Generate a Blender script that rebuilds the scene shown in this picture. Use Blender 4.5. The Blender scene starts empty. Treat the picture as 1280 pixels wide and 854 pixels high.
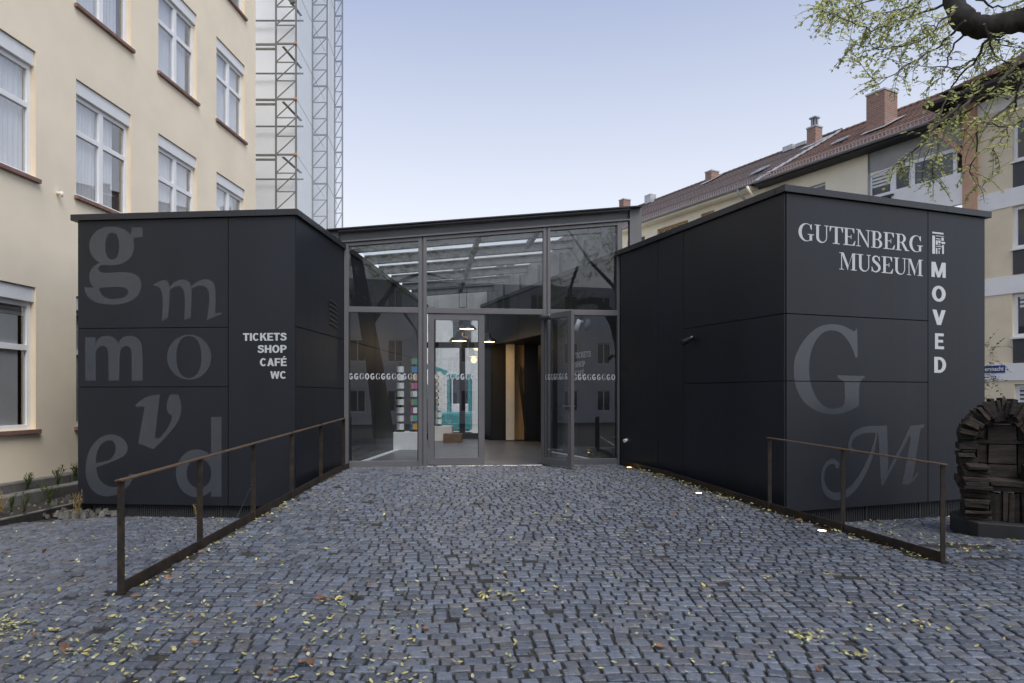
import bpy, bmesh, math, random
import numpy as np
from mathutils import Vector, Matrix, noise
from mathutils.geometry import tessellate_polygon
R = math.radians
random.seed(7)
rng = np.random.default_rng(7)
C = bpy.context.scene.collection
SC = bpy.context.scene

# ------------------------------------------------------------------ camera
FPX, CX, HY, EYE = 853.0, 640.0, 495.5, 1.66          # focal length in photo pixels, centre column, horizon row, eye height
cd = bpy.data.cameras.new('camera'); cam = bpy.data.objects.new('camera', cd); C.objects.link(cam)
cam.location = (0, 0, EYE); cam.rotation_euler = (R(90), 0, 0)
cd.sensor_width = 36; cd.lens = FPX / 1280 * 36; cd.shift_y = (HY - 427) / 1280
cd.clip_end = 2000; cd.clip_start = .05
SC.camera = cam
# ------------------------------------------------------------------ light
SUN_DIR = Vector((.30, -.58, .95)).normalized()          # towards the sun: behind the camera, to the right
SKYV = 3.95
w = bpy.data.worlds.new('World'); SC.world = w; w.use_nodes = True
nt = w.node_tree; bg = nt.nodes['Background']
sky = nt.nodes.new('ShaderNodeTexSky'); sky.sky_type = 'NISHITA'; sky.sun_disc = False
sky.sun_elevation = math.asin(SUN_DIR.z); sky.sun_rotation = math.atan2(SUN_DIR.x, SUN_DIR.y)
sky.air_density = 1.0; sky.dust_density = 3.0; sky.ozone_density = 2.0; sky.altitude = 100
hs = nt.nodes.new('ShaderNodeHueSaturation'); hs.inputs['Saturation'].default_value = .62
nt.links.new(sky.outputs[0], hs.inputs['Color'])
# thin high cloud: pale towards the horizon all round, blue-lilac higher up
wg = nt.nodes.new('ShaderNodeNewGeometry'); sx = nt.nodes.new('ShaderNodeSeparateXYZ'); nt.links.new(wg.outputs['Incoming'], sx.inputs[0])
ab = nt.nodes.new('ShaderNodeMath'); ab.operation = 'MULTIPLY'; ab.inputs[1].default_value = -1; nt.links.new(sx.outputs[2], ab.inputs[0])
cr = nt.nodes.new('ShaderNodeValToRGB'); nt.links.new(ab.outputs[0], cr.inputs[0])
e = cr.color_ramp.elements; e[0].position = .19; e[0].color = (.84, .855, .91, 1); e[1].position = .56; e[1].color = (.285, .355, .565, 1)
sc_ = nt.nodes.new('ShaderNodeVectorMath'); sc_.operation = 'SCALE'; sc_.inputs['Scale'].default_value = SKYV; nt.links.new(cr.outputs[0], sc_.inputs[0])
mxw = nt.nodes.new('ShaderNodeMix'); mxw.data_type = 'RGBA'; mxw.inputs[0].default_value = .8
nt.links.new(hs.outputs[0], mxw.inputs[6]); nt.links.new(sc_.outputs[0], mxw.inputs[7]); nt.links.new(mxw.outputs[2], bg.inputs[0])
bg.inputs[1].default_value = .13
sl = bpy.data.lights.new('sun', 'SUN'); sl.energy = 1.3; sl.angle = R(40); sl.color = (1, .975, .94)
so = bpy.data.objects.new('sun', sl); C.objects.link(so)
so.rotation_euler = SUN_DIR.to_track_quat('Z', 'Y').to_euler()
SC.view_settings.view_transform = 'Standard'; SC.view_settings.look = 'None'
SC.view_settings.exposure = 1.16; SC.view_settings.gamma = 1
SC.cycles.max_bounces = 8; SC.cycles.transparent_max_bounces = 16

# ------------------------------------------------------------------ materials
def nodes(name):
    m = bpy.data.materials.new(name); m.use_nodes = True
    n = m.node_tree.nodes; return m, n, m.node_tree.links, n['Principled BSDF']
def mat(name, col, rough=.6, var=.12, scale=6, bump=0, bscale=60, metal=0, spec=.5, stretch=(1, 1, 1), island=0, emit=None, col2=None):
    m, n, l, b = nodes(name)
    b.inputs['Roughness'].default_value = rough; b.inputs['Metallic'].default_value = metal
    b.inputs['Specular IOR Level'].default_value = spec
    tc = n.new('ShaderNodeTexCoord'); mp = n.new('ShaderNodeMapping'); mp.inputs['Scale'].default_value = stretch
    geo = n.new('ShaderNodeNewGeometry')
    l.new(geo.outputs['Position'], mp.inputs['Vector'])
    nz = n.new('ShaderNodeTexNoise'); nz.inputs['Scale'].default_value = scale; nz.inputs['Detail'].default_value = 6
    l.new(mp.outputs[0], nz.inputs['Vector'])
    mr = n.new('ShaderNodeMapRange'); mr.inputs[1].default_value = .3; mr.inputs[2].default_value = .7
    mr.inputs[3].default_value = 1 - var; mr.inputs[4].default_value = 1 + var
    l.new(nz.outputs[0], mr.inputs[0])
    mul = n.new('ShaderNodeVectorMath'); mul.operation = 'SCALE'
    mul.inputs[0].default_value = col[:3]
    if col2 is not None:
        mx = n.new('ShaderNodeMix'); mx.data_type = 'RGBA'
        mx.inputs[6].default_value = (*col, 1); mx.inputs[7].default_value = (*col2, 1)
        n2 = n.new('ShaderNodeTexNoise'); n2.inputs['Scale'].default_value = scale * .37; n2.inputs['Detail'].default_value = 8
        l.new(mp.outputs[0], n2.inputs['Vector'])
        r2 = n.new('ShaderNodeMapRange'); r2.inputs[1].default_value = .4; r2.inputs[2].default_value = .66
        l.new(n2.outputs[0], r2.inputs[0]); l.new(r2.outputs[0], mx.inputs[0]); l.new(mx.outputs[2], mul.inputs[0])
    fac = mr.outputs[0]
    if island:
        oi = n.new('ShaderNodeObjectInfo'); ad = n.new('ShaderNodeMath'); ad.operation = 'ADD'
        l.new(geo.outputs['Random Per Island'], ad.inputs[0]); l.new(oi.outputs['Random'], ad.inputs[1])
        fr = n.new('ShaderNodeMath'); fr.operation = 'FRACT'; l.new(ad.outputs[0], fr.inputs[0])
        m2 = n.new('ShaderNodeMapRange'); m2.inputs[3].default_value = 1 - island; m2.inputs[4].default_value = 1 + island
        l.new(fr.outputs[0], m2.inputs[0])
        mm = n.new('ShaderNodeMath'); mm.operation = 'MULTIPLY'; l.new(fac, mm.inputs[0]); l.new(m2.outputs[0], mm.inputs[1]); fac = mm.outputs[0]
    l.new(fac, mul.inputs['Scale']); l.new(mul.outputs[0], b.inputs['Base Color'])
    if bump:
        nb = n.new('ShaderNodeTexNoise'); nb.inputs['Scale'].default_value = bscale; nb.inputs['Detail'].default_value = 4
        l.new(mp.outputs[0], nb.inputs['Vector'])
        bp = n.new('ShaderNodeBump'); bp.inputs['Strength'].default_value = bump; bp.inputs['Distance'].default_value = .01
        l.new(nb.outputs[0], bp.inputs['Height']); l.new(bp.outputs[0], b.inputs['Normal'])
    if emit:
        b.inputs['Emission Color'].default_value = (*emit[0], 1); b.inputs['Emission Strength'].default_value = emit[1]
    return m
def glass(name, tint, r0, rough=0.0):
    """thin sheet: see-through mixed with a mirror by the angle of view (Schlick)"""
    m, n, l, b = nodes(name); n.remove(b)
    g = n.new('ShaderNodeNewGeometry'); d = n.new('ShaderNodeVectorMath'); d.operation = 'DOT_PRODUCT'
    l.new(g.outputs['Incoming'], d.inputs[0]); l.new(g.outputs['Normal'], d.inputs[1])
    a = n.new('ShaderNodeMath'); a.operation = 'ABSOLUTE'; l.new(d.outputs['Value'], a.inputs[0])
    s = n.new('ShaderNodeMath'); s.operation = 'SUBTRACT'; s.inputs[0].default_value = 1; l.new(a.outputs[0], s.inputs[1])
    p = n.new('ShaderNodeMath'); p.operation = 'POWER'; p.inputs[1].default_value = 5; l.new(s.outputs[0], p.inputs[0])
    q = n.new('ShaderNodeMapRange'); q.inputs[3].default_value = r0; q.inputs[4].default_value = 1; l.new(p.outputs[0], q.inputs[0])
    t = n.new('ShaderNodeBsdfTransparent'); t.inputs[0].default_value = (*tint, 1)
    gl = n.new('ShaderNodeBsdfGlossy'); gl.inputs['Roughness'].default_value = rough
    mx = n.new('ShaderNodeMixShader'); l.new(q.outputs[0], mx.inputs[0]); l.new(t.outputs[0], mx.inputs[1]); l.new(gl.outputs[0], mx.inputs[2])
    l.new(mx.outputs[0], n['Material Output'].inputs[0]); return m

def cladding_mat():
    m = mat('cladding', (.0062, .0086, .0142), .42, .2, 1.6, .035, 1.3, 0, .5, (1, 1, .25), col2=(.0085, .0110, .0168))
    n = m.node_tree.nodes; l = m.node_tree.links; b = n['Principled BSDF']
    # fine vertical brushing in the gloss
    g = n.new('ShaderNodeNewGeometry'); mp = n.new('ShaderNodeMapping'); mp.inputs['Scale'].default_value = (38, 38, .5)
    nz = n.new('ShaderNodeTexNoise'); nz.inputs['Scale'].default_value = 1; nz.inputs['Detail'].default_value = 3
    mr = n.new('ShaderNodeMapRange'); mr.inputs[3].default_value = .42; mr.inputs[4].default_value = .54
    l.new(g.outputs['Position'], mp.inputs[0]); l.new(mp.outputs[0], nz.inputs['Vector']); l.new(nz.outputs[0], mr.inputs[0]); l.new(mr.outputs[0], b.inputs['Roughness'])
    return m
M = {}
M['clad'] = cladding_mat()
M['seam'] = mat('joint', (.006, .006, .007), .7)
M['coping'] = mat('coping', (.022, .024, .028), .38, .08, 3)
M['vinyl'] = mat('grey vinyl', (.046, .052, .063), .24, .05, 2, spec=.6)
M['silver'] = mat('silver vinyl', (.50, .52, .54), .35, .05, 4)
M['plinthrib'] = mat('ribbed plinth', (.030, .031, .034), .6, .2, 8)
M['frame'] = mat('grey frame', (.125, .122, .128), .42, .06, 4)
M['framedk'] = mat('dark frame', (.012, .012, .014), .35, .05, 4)
M['gasket'] = mat('gasket', (.02, .02, .022), .6)
M['steel'] = mat('galvanised steel', (.085, .09, .095), .5, .25, 9)
M['glass'] = glass('entrance glass', (.94, .96, .97), .11)
M['upglass'] = glass('upper entrance glass', (.92, .94, .95), .05)
M['roofglass'] = glass('roof glass', (.93, .95, .96), .04)
M['winglass'] = glass('window glass', (.97, .98, .985), .20)
M['farglass'] = mat('far window glass', (.035, .04, .048), .06, .1, 2, spec=.9)
M['filmglass'] = glass('facade film', (.93, .95, .96), .10, .05)
M['corten'] = mat('rusted steel', (.030, .025, .021), .60, .35, 14, .3, 90, .3, .4, col2=(.050, .034, .022))
M['cortentop'] = mat('worn handrail', (.14, .11, .085), .42, .3, 12, 0, 60, .5, col2=(.19, .10, .045))
M['chrome'] = mat('brushed steel', (.55, .55, .56), .28, .05, 8, metal=1)
M['floor'] = mat('foyer floor', (.115, .12, .13), .38, .18, 2.5, .05, 40)
M['white'] = mat('white paint', (.78, .78, .77), .5, .03, 4)
M['cream'] = mat('cream', (.76, .70, .58), .55, .06, 4)
M['ochre'] = mat('ochre wood', (.58, .36, .14), .5, .2, 5, stretch=(4, 4, .4))
M['brownbox'] = mat('brown chest', (.16, .085, .035), .55, .3, 9)
M['lamp'] = mat('black lamp', (.015, .015, .016), .25)
M['glow'] = mat('lamp glow', (.9, .6, .3), .5, emit=((1, .62, .22), 7.0))
M['led'] = mat('ground light glow', (.9, .7, .4), .5, emit=((1, .66, .28), 4.5))
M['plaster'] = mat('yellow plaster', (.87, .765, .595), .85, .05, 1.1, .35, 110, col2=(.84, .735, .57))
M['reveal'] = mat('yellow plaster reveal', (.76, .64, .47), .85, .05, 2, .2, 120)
M['sill'] = mat('red sandstone sill', (.225, .13, .105), .75, .2, 10, .2, 90)
M['upvc'] = mat('white window frame', (.80, .81, .82), .35, .03, 3)
M['shutter'] = mat('white shutter box', (.76, .77, .78), .45, .04, 3)
M['curtain'] = mat('white curtain', (.80, .80, .82), .8, .08, 2, stretch=(6, 6, .3))
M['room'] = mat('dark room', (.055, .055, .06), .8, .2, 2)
M['truss'] = mat('truss steel', (.17, .165, .15), .5, .15, 6)
M['membrane'] = mat('white membrane', (.90, .91, .92), .55, .03, .7)
M['orange'] = mat('orange clamp', (.6, .25, .05), .5)
M['apwall'] = mat('cream render', (.86, .79, .63), .85, .05, 1.3, .2, 90)
M['beige'] = mat('beige render', (.76, .655, .48), .85, .07, 1.5, .2, 90)
M['bandwhite'] = mat('white band', (.85, .84, .82), .8, .04, 2)
M['terracotta'] = mat('orange pillar', (.56, .34, .23), .8, .08, 3)
M['spandrel'] = mat('dark spandrel', (.055, .057, .062), .5, .1, 3)
M['greypanel'] = mat('grey panel', (.34, .34, .34), .7, .08, 2)
M['soffit'] = mat('dark soffit', (.028, .027, .027), .7, .15, 2)
M['gutter'] = mat('zinc gutter', (.26, .26, .27), .45, .1, 3, metal=.5)
M['zinc'] = mat('zinc flashing', (.42, .43, .44), .4, .15, 4, metal=.3)
M['guard'] = mat('snow guard', (.34, .30, .30), .6, .1, 3)
M['timber'] = mat('wooden window frame', (.40, .24, .09), .6, .15, 4)
M['blue'] = mat('blue enamel', (.02, .035, .22), .3)
M['blind'] = mat('blind', (.70, .70, .70), .6, .04, 3)
M['stone'] = mat('weathered stone', (.16, .155, .145), .9, .35, 3.5, .6, 18, col2=(.085, .085, .08))
M['soil'] = mat('dark soil', (.022, .018, .014), .95, .4, 20, .8, 40)
M['rubble'] = mat('rubble', (.10, .095, .085), .9, .4, 8, .6, 30, island=.4)
M['weed'] = mat('weed leaf', (.085, .115, .030), .7, .3, 5, island=.35)
M['dry'] = mat('dry grass', (.24, .17, .07), .8, .3, 6)
M['bark'] = mat('bark', (.030, .026, .023), .95, .4, 16, .9, 28, stretch=(1, 1, .35))
M['twig'] = mat('twig bark', (.075, .065, .05), .9, .3, 10)
M['leafy'] = mat('yellow leaf', (.60, .58, .22), .6, .2, 6, island=.4)
M['leafg'] = mat('green yellow leaf', (.46, .50, .20), .6, .2, 6, island=.4)
M['leafp'] = mat('pale leaf', (.50, .46, .24), .6, .2, 6, island=.3)
M['leafb'] = mat('brown leaf', (.17, .085, .045), .7, .25, 6, island=.35)
M['fally'] = mat('fallen yellow leaf', (.37, .33, .11), .6, .25, 30, island=.3)
M['fallg'] = mat('fallen green leaf', (.23, .25, .09), .6, .25, 30, island=.3)
M['fallp'] = mat('fallen pale leaf', (.39, .37, .22), .6, .2, 30, island=.25)
M['chairwood'] = mat('dark weathered wood', (.017, .0125, .010), .75, .5, 9, 1.0, 26, stretch=(1, 1, 5), island=.55, col2=(.040, .027, .019))
M['chairbase'] = mat('dark stone base', (.022, .022, .023), .6, .25, 6, .2, 60)
M['joint'] = mat('dark joint grit', (.018, .018, .018), .95, .5, 25, .6, 90, col2=(.040, .037, .029))
M['cyan'] = mat('turquoise paint', (.05, .42, .44), .4)
M['rubber'] = mat('rubber', (.02, .02, .02), .8)
M['rearwall'] = mat('pale grey render', (.66, .65, .66), .85, .05, 1)
M['frost'] = mat('clerestory panel', (.30, .31, .31), .45, .25, 1.6)
M['black'] = mat('black', (.01, .01, .01), .5)
for i, c in enumerate([(.75, .75, .73), (.65, .10, .05), (.05, .25, .55), (.70, .35, .05), (.08, .35, .25), (.55, .10, .30)]):
    M['card%d' % i] = mat('card', c, .5)
def leafy(m, f=.55):
    n = m.node_tree.nodes; l = m.node_tree.links; b = n['Principled BSDF']; t = n.new('ShaderNodeBsdfTranslucent'); x = n.new('ShaderNodeMixShader'); x.inputs[0].default_value = f
    src = b.inputs['Base Color'].links[0].from_socket; l.new(src, t.inputs[0]); l.new(b.outputs[0], x.inputs[1]); l.new(t.outputs[0], x.inputs[2]); l.new(x.outputs[0], n['Material Output'].inputs[0])
for k_ in ('leafy', 'leafg', 'weed'): leafy(M[k_])
def cobble_mat():
    m = mat('cobble granite', (.124, .131, .150), .38, .24, 34, .8, 80, island=.30, col2=(.098, .105, .122))
    # some setts are warmer, some bluer
    n = m.node_tree.nodes; l = m.node_tree.links; b = n['Principled BSDF']; src = b.inputs['Base Color'].links[0].from_socket
    g = n.new('ShaderNodeNewGeometry'); oi = n.new('ShaderNodeObjectInfo'); ad = n.new('ShaderNodeMath'); ad.operation = 'MULTIPLY_ADD'; ad.inputs[1].default_value = 7.31
    l.new(g.outputs['Random Per Island'], ad.inputs[0]); l.new(oi.outputs['Random'], ad.inputs[2]); fr = n.new('ShaderNodeMath'); fr.operation = 'FRACT'; l.new(ad.outputs[0], fr.inputs[0])
    cr = n.new('ShaderNodeValToRGB'); e = cr.color_ramp.elements; e[0].color = (1.07, 1.0, .92, 1); e[1].color = (.94, 1.0, 1.08, 1); e[0].position = .0; e[1].position = .45; l.new(fr.outputs[0], cr.inputs[0])
    mm = n.new('ShaderNodeVectorMath'); mm.operation = 'MULTIPLY'; l.new(src, mm.inputs[0]); l.new(cr.outputs[0], mm.inputs[1]); l.new(mm.outputs[0], b.inputs['Base Color'])
    return m
M['cobble'] = cobble_mat()
def tile_mat(name, c1, c2):
    m, n, l, b = nodes(name); b.inputs['Roughness'].default_value = .7
    tc = n.new('ShaderNodeTexCoord'); br = n.new('ShaderNodeTexBrick')
    br.inputs['Color1'].default_value = (*c1, 1); br.inputs['Color2'].default_value = (*c2, 1); br.inputs['Mortar'].default_value = (c1[0] * .35, c1[1] * .35, c1[2] * .35, 1)
    br.inputs['Scale'].default_value = 1; br.inputs['Brick Width'].default_value = .28; br.inputs['Row Height'].default_value = .36; br.inputs['Mortar Size'].default_value = .03
    l.new(tc.outputs['UV'], br.inputs['Vector']); l.new(br.outputs[0], b.inputs['Base Color'])
    bp = n.new('ShaderNodeBump'); bp.inputs['Distance'].default_value = .03; bp.inputs['Strength'].default_value = .7; bp.invert = True
    l.new(br.outputs['Fac'], bp.inputs['Height']); l.new(bp.outputs[0], b.inputs['Normal'])
    return m
M['tilered'] = tile_mat('red roof tiles', (.215, .118, .080), (.165, .092, .066))
M['tilegrey'] = tile_mat('grey brown roof tiles', (.170, .122, .104), (.130, .096, .086))
def brick_mat():
    m, n, l, b = nodes('chimney brick'); b.inputs['Roughness'].default_value = .85
    tc = n.new('ShaderNodeTexCoord'); br = n.new('ShaderNodeTexBrick')
    br.inputs['Color1'].default_value = (.29, .15, .11, 1); br.inputs['Color2'].default_value = (.20, .105, .08, 1); br.inputs['Mortar'].default_value = (.27, .23, .2, 1)
    br.inputs['Scale'].default_value = 1; br.inputs['Brick Width'].default_value = .25; br.inputs['Row Height'].default_value = .085; br.inputs['Mortar Size'].default_value = .012
    l.new(tc.outputs['UV'], br.inputs['Vector']); l.new(br.outputs[0], b.inputs['Base Color']); return m
M['brick'] = brick_mat()

# ------------------------------------------------------------------ mesh helpers
class Fr:
    """a wall frame: u along the wall, n out of it, z up"""
    def __init__(s, a, b):
        s.O = Vector((a[0], a[1], 0)); d = Vector((b[0] - a[0], b[1] - a[1], 0)); s.L = d.length
        s.U = d.normalized(); s.N = Vector((s.U.y, -s.U.x, 0))
    def p(s, u, n, z): return s.O + s.U * u + s.N * n + Vector((0, 0, z))
    def uz(s, px, py, n=0):
        """where the line of sight to a photo point meets this wall"""
        d = Vector(((px - CX) / FPX, 1, (HY - py) / FPX)); e = Vector((0, 0, EYE)); o = s.O + s.N * n
        t = (o - e).dot(s.N) / d.dot(s.N); q = e + d * t
        return (q - s.O).dot(s.U), q.z
    def u(s, px): return s.uz(px, HY)[0]
W0 = Fr((0, 0), (1, 0)); W0.N = Vector((0, 1, 0))       # plain world axes: u = x, n = y
def at(px, py, Y): return Vector(((px - CX) / FPX * Y, Y, EYE + (HY - py) / FPX * Y))

class MB:
    def __init__(s): s.v = []; s.f = []; s.uv = None
    def box(s, F, u0, u1, n0, n1, z0, z1):
        b = len(s.v)
        for z in (z0, z1):
            for u, n in ((u0, n0), (u1, n0), (u1, n1), (u0, n1)): s.v.append(F.p(u, n, z))
        s.f += [(b, b+3, b+2, b+1), (b+4, b+5, b+6, b+7)] + [(b+i, b+(i+1) % 4, b+4+(i+1) % 4, b+4+i) for i in range(4)]
        return s
    def prism(s, poly, z0, z1):
        b = len(s.v); k = len(poly)
        s.v += [Vector((p[0], p[1], z0)) for p in poly] + [Vector((p[0], p[1], z1)) for p in poly]
        s.f += [tuple(b + i for i in reversed(range(k))), tuple(b + k + i for i in range(k))]
        s.f += [(b+i, b+(i+1) % k, b+k+(i+1) % k, b+k+i) for i in range(k)]
        return s
    def face(s, *pts):
        b = len(s.v); s.v += [Vector(p) for p in pts]; s.f.append(tuple(range(b, b + len(pts)))); return s
    def beam(s, a, c, w, h, up=(0, 0, 1)):
        a = Vector(a); c = Vector(c); d = (c - a).normalized(); x = d.cross(Vector(up))
        if x.length < 1e-4: x = d.cross(Vector((1, 0, 0)))
        x.normalize(); y = x.cross(d).normalized(); b = len(s.v)
        for q in (a, c):
            for i, j in ((-1, -1), (1, -1), (1, 1), (-1, 1)): s.v.append(q + x * (i * w / 2) + y * (j * h / 2))
        s.f += [(b, b+1, b+2, b+3), (b+7, b+6, b+5, b+4)] + [(b+i, b+4+i, b+4+(i+1) % 4, b+(i+1) % 4) for i in range(4)]
        return s
    def tube(s, pts, rad, k=8, cap=True):
        pts = [Vector(p) for p in pts]
        if not hasattr(rad, '__len__'): rad = [rad] * len(pts)
        b = len(s.v); x = None
        for i, p in enumerate(pts):
            d = (pts[min(i+1, len(pts)-1)] - pts[max(i-1, 0)]).normalized()
            if x is None:
                x = d.cross(Vector((0, 0, 1)))
                if x.length < .1: x = d.cross(Vector((1, 0, 0)))
            x = (x - d * x.dot(d)).normalized(); y = d.cross(x)
            for j in range(k):
                a = 2 * math.pi * j / k; s.v.append(p + (x * math.cos(a) + y * math.sin(a)) * rad[i])
        for i in range(len(pts) - 1):
            for j in range(k):
                s.f.append((b+i*k+j, b+i*k+(j+1) % k, b+(i+1)*k+(j+1) % k, b+(i+1)*k+j))
        if cap:
            s.f.append(tuple(b + j for j in reversed(range(k)))); s.f.append(tuple(b + (len(pts)-1)*k + j for j in range(k)))
        return s
    def lathe(s, c, prof, k=20):
        """prof: list of (radius, z) from bottom to top"""
        b = len(s.v)
        for r, z in prof:
            for j in range(k): s.v.append(Vector((c[0] + r * math.cos(2*math.pi*j/k), c[1] + r * math.sin(2*math.pi*j/k), c[2] + z)))
        for i in range(len(prof) - 1):
            for j in range(k): s.f.append((b+i*k+j, b+i*k+(j+1) % k, b+(i+1)*k+(j+1) % k, b+(i+1)*k+j))
        return s
    def flat(s, F, loops, n):
        """flat print: an outline (with holes) given in (u, z) on wall F"""
        pts = [[Vector((u, z, 0)) for u, z in lp] for lp in loops]
        b = len(s.v)
        for lp in loops: s.v += [F.p(u, n, z) for u, z in lp]
        for t in tessellate_polygon(pts):
            A, B_, D = [s.v[b + i] for i in t]
            t = tuple(b + i for i in t)
            s.f.append(t if (B_ - A).cross(D - A).dot(F.N) > 0 else t[::-1])
        return s
def shade(me, smooth):
    if smooth: me.polygons.foreach_set('use_smooth', [True] * len(me.polygons))
def obj(name, mb, m, parent=None, smooth=False, bevel=0, uv=None):
    v = mb.v
    c = Vector((sum(p.x for p in v), sum(p.y for p in v), sum(p.z for p in v))) / len(v)
    me = bpy.data.meshes.new(name); me.from_pydata([p - c for p in v], [], mb.f); me.update()
    if uv is not None:
        lay = me.uv_layers.new(name='UVMap')
        for li, lp in enumerate(me.loops): lay.data[li].uv = uv(v[lp.vertex_index])
    if m: me.materials.append(m)
    shade(me, smooth)
    o = bpy.data.objects.new(name, me); C.objects.link(o)
    if parent is not None:
        o.parent = parent; o.location = c - wloc(parent)
    else: o.location = c
    if bevel:
        bv = o.modifiers.new('bevel', 'BEVEL'); bv.width = bevel; bv.segments = 2; bv.limit_method = 'ANGLE'; bv.angle_limit = R(40)
    return o
def wloc(o):
    t = Vector(o.location)
    while o.parent is not None:
        o = o.parent; t = t + Vector(o.location)
    return t
def thing(name, label, cat, loc, group=None):
    o = bpy.data.objects.new(name, None); C.objects.link(o); o.location = loc; o.empty_display_size = .2
    return tag(o, label, cat, group)
def tag(o, label, cat, group=None):
    o['label'] = label; o['category'] = cat
    if group: o['group'] = group
    return o
def struct(o): o['kind'] = 'structure'; return o
def stuff(o): o['kind'] = 'stuff'; return o
def wall(mb, F, u0, u1, z0, z1, ops, n=0, depth=.25, rev=None):
    """a wall face with rectangular openings and their reveals"""
    us = sorted(set([u0, u1] + [x for o in ops for x in o[:2] if u0 < x < u1])); zs = sorted(set([z0, z1] + [x for o in ops for x in o[2:] if z0 < x < z1]))
    for i in range(len(us) - 1):
        for j in range(len(zs) - 1):
            cu, cz = (us[i] + us[i+1]) / 2, (zs[j] + zs[j+1]) / 2
            if any(a < cu < b and c < cz < d for a, b, c, d in ops): continue
            mb.face(F.p(us[i], n, zs[j]), F.p(us[i+1], n, zs[j]), F.p(us[i+1], n, zs[j+1]), F.p(us[i], n, zs[j+1]))
    q = rev if rev is not None else mb
    for a, b, c, d in ops:
        m_ = n - depth
        q.face(F.p(a, n, c), F.p(a, n, d), F.p(a, m_, d), F.p(a, m_, c)); q.face(F.p(b, n, d), F.p(b, n, c), F.p(b, m_, c), F.p(b, m_, d))
        q.face(F.p(a, n, d), F.p(b, n, d), F.p(b, m_, d), F.p(a, m_, d)); q.face(F.p(b, n, c), F.p(a, n, c), F.p(a, m_, c), F.p(b, m_, c))
FONT_CACHE = {}
def text_pieces(s, bold=.0):
    k = (s, bold)
    if k not in FONT_CACHE:
        cu = bpy.data.curves.new('txt', 'FONT'); cu.body = s; cu.size = 1; cu.offset = bold; cu.resolution_u = 6
        o = bpy.data.objects.new('txt', cu); C.objects.link(o)
        bpy.context.view_layer.update()
        me = bpy.data.meshes.new_from_object(o.evaluated_get(bpy.context.evaluated_depsgraph_get()))
        vs = [(v.co.x, v.co.y) for v in me.vertices]; fs = [tuple(p.vertices) for p in me.polygons]
        bpy.data.objects.remove(o); bpy.data.curves.remove(cu); bpy.data.meshes.remove(me)
        FONT_CACHE[k] = (vs, fs)
    return FONT_CACHE[k]
def text(mb, F, s, u0, u1, z0, cap, n, bold=.0, capref='H'):
    vs, fs = text_pieces(s, bold); cv, _ = text_pieces(capref, bold)
    x0 = min(v[0] for v in vs); x1 = max(v[0] for v in vs); y0 = min(v[1] for v in cv); y1 = max(v[1] for v in cv)
    b = len(mb.v)
    for x, y in vs: mb.v.append(F.p(u0 + (x - x0) / (x1 - x0) * (u1 - u0), n, z0 + (y - y0) / (y1 - y0) * cap))
    for f in fs:
        f = tuple(b + i for i in f); A, B_, D = [mb.v[i] for i in f[:3]]
        mb.f.append(f if (B_ - A).cross(D - A).dot(F.N) > 0 else f[::-1])
def smooth_loop(pts, it=2, keep=40):
    """round the gentle corners of an outline, keep the sharp ones (turning more than keep degrees)"""
    for _ in range(it):
        k = len(pts); out = []
        for i in range(k):
            a, b, c = pts[i-1], pts[i], pts[(i+1) % k]
            d1 = (b[0]-a[0], b[1]-a[1]); d2 = (c[0]-b[0], c[1]-b[1])
            t = abs(math.degrees(math.atan2(d1[0]*d2[1]-d1[1]*d2[0], d1[0]*d2[0]+d1[1]*d2[1])))
            if t > keep: out.append(b)
            else:
                out.append((b[0]-d1[0]*.25, b[1]-d1[1]*.25)); out.append((b[0]+d2[0]*.25, b[1]+d2[1]*.25))
        pts = out
    return pts
def ellipse(cx, cy, rx, ry, k=48, e=2.0):
    o = []
    for i in range(k):
        a = 2*math.pi*i/k; c, s_ = math.cos(a), math.sin(a)
        o.append((cx + rx*math.copysign(abs(c)**(2/e), c), cy + ry*math.copysign(abs(s_)**(2/e), s_)))
    return o
def stroke(pts, ws, sub=6):
    """outline of a brush line with changing width (Catmull-Rom through pts)"""
    P = []; Wd = []
    for i in range(len(pts) - 1):
        p0, p1, p2, p3 = pts[max(i-1, 0)], pts[i], pts[i+1], pts[min(i+2, len(pts)-1)]
        for k in range(sub):
            t = k / sub
            P.append(tuple(.5*((2*p1[a]) + (-p0[a]+p2[a])*t + (2*p0[a]-5*p1[a]+4*p2[a]-p3[a])*t*t + (-p0[a]+3*p1[a]-3*p2[a]+p3[a])*t**3) for a in (0, 1)))
            Wd.append(ws[i]*(1-t) + ws[i+1]*t)
    P.append(pts[-1]); Wd.append(ws[-1]); Lf = []; Rt = []
    for i, p in enumerate(P):
        a, b = P[max(i-1, 0)], P[min(i+1, len(P)-1)]; dx, dy = b[0]-a[0], b[1]-a[1]; l = math.hypot(dx, dy) or 1
        Lf.append((p[0]-dy/l*Wd[i]/2, p[1]+dx/l*Wd[i]/2)); Rt.append((p[0]+dy/l*Wd[i]/2, p[1]-dx/l*Wd[i]/2))
    return Lf, Rt
def flat_stroke(mb, F, LR, n, f=lambda p: p):
    L_, R_ = LR; b = len(mb.v)
    for a, c in zip(L_, R_):
        u, z = f(a); mb.v.append(F.p(u, n, z)); u, z = f(c); mb.v.append(F.p(u, n, z))
    for i in range(len(L_) - 1):
        q = (b+2*i, b+2*i+1, b+2*i+3, b+2*i+2); A, B_, D = [mb.v[j] for j in q[:3]]
        mb.f.append(q if (B_ - A).cross(D - A).dot(F.N) > 0 else q[::-1])

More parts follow.
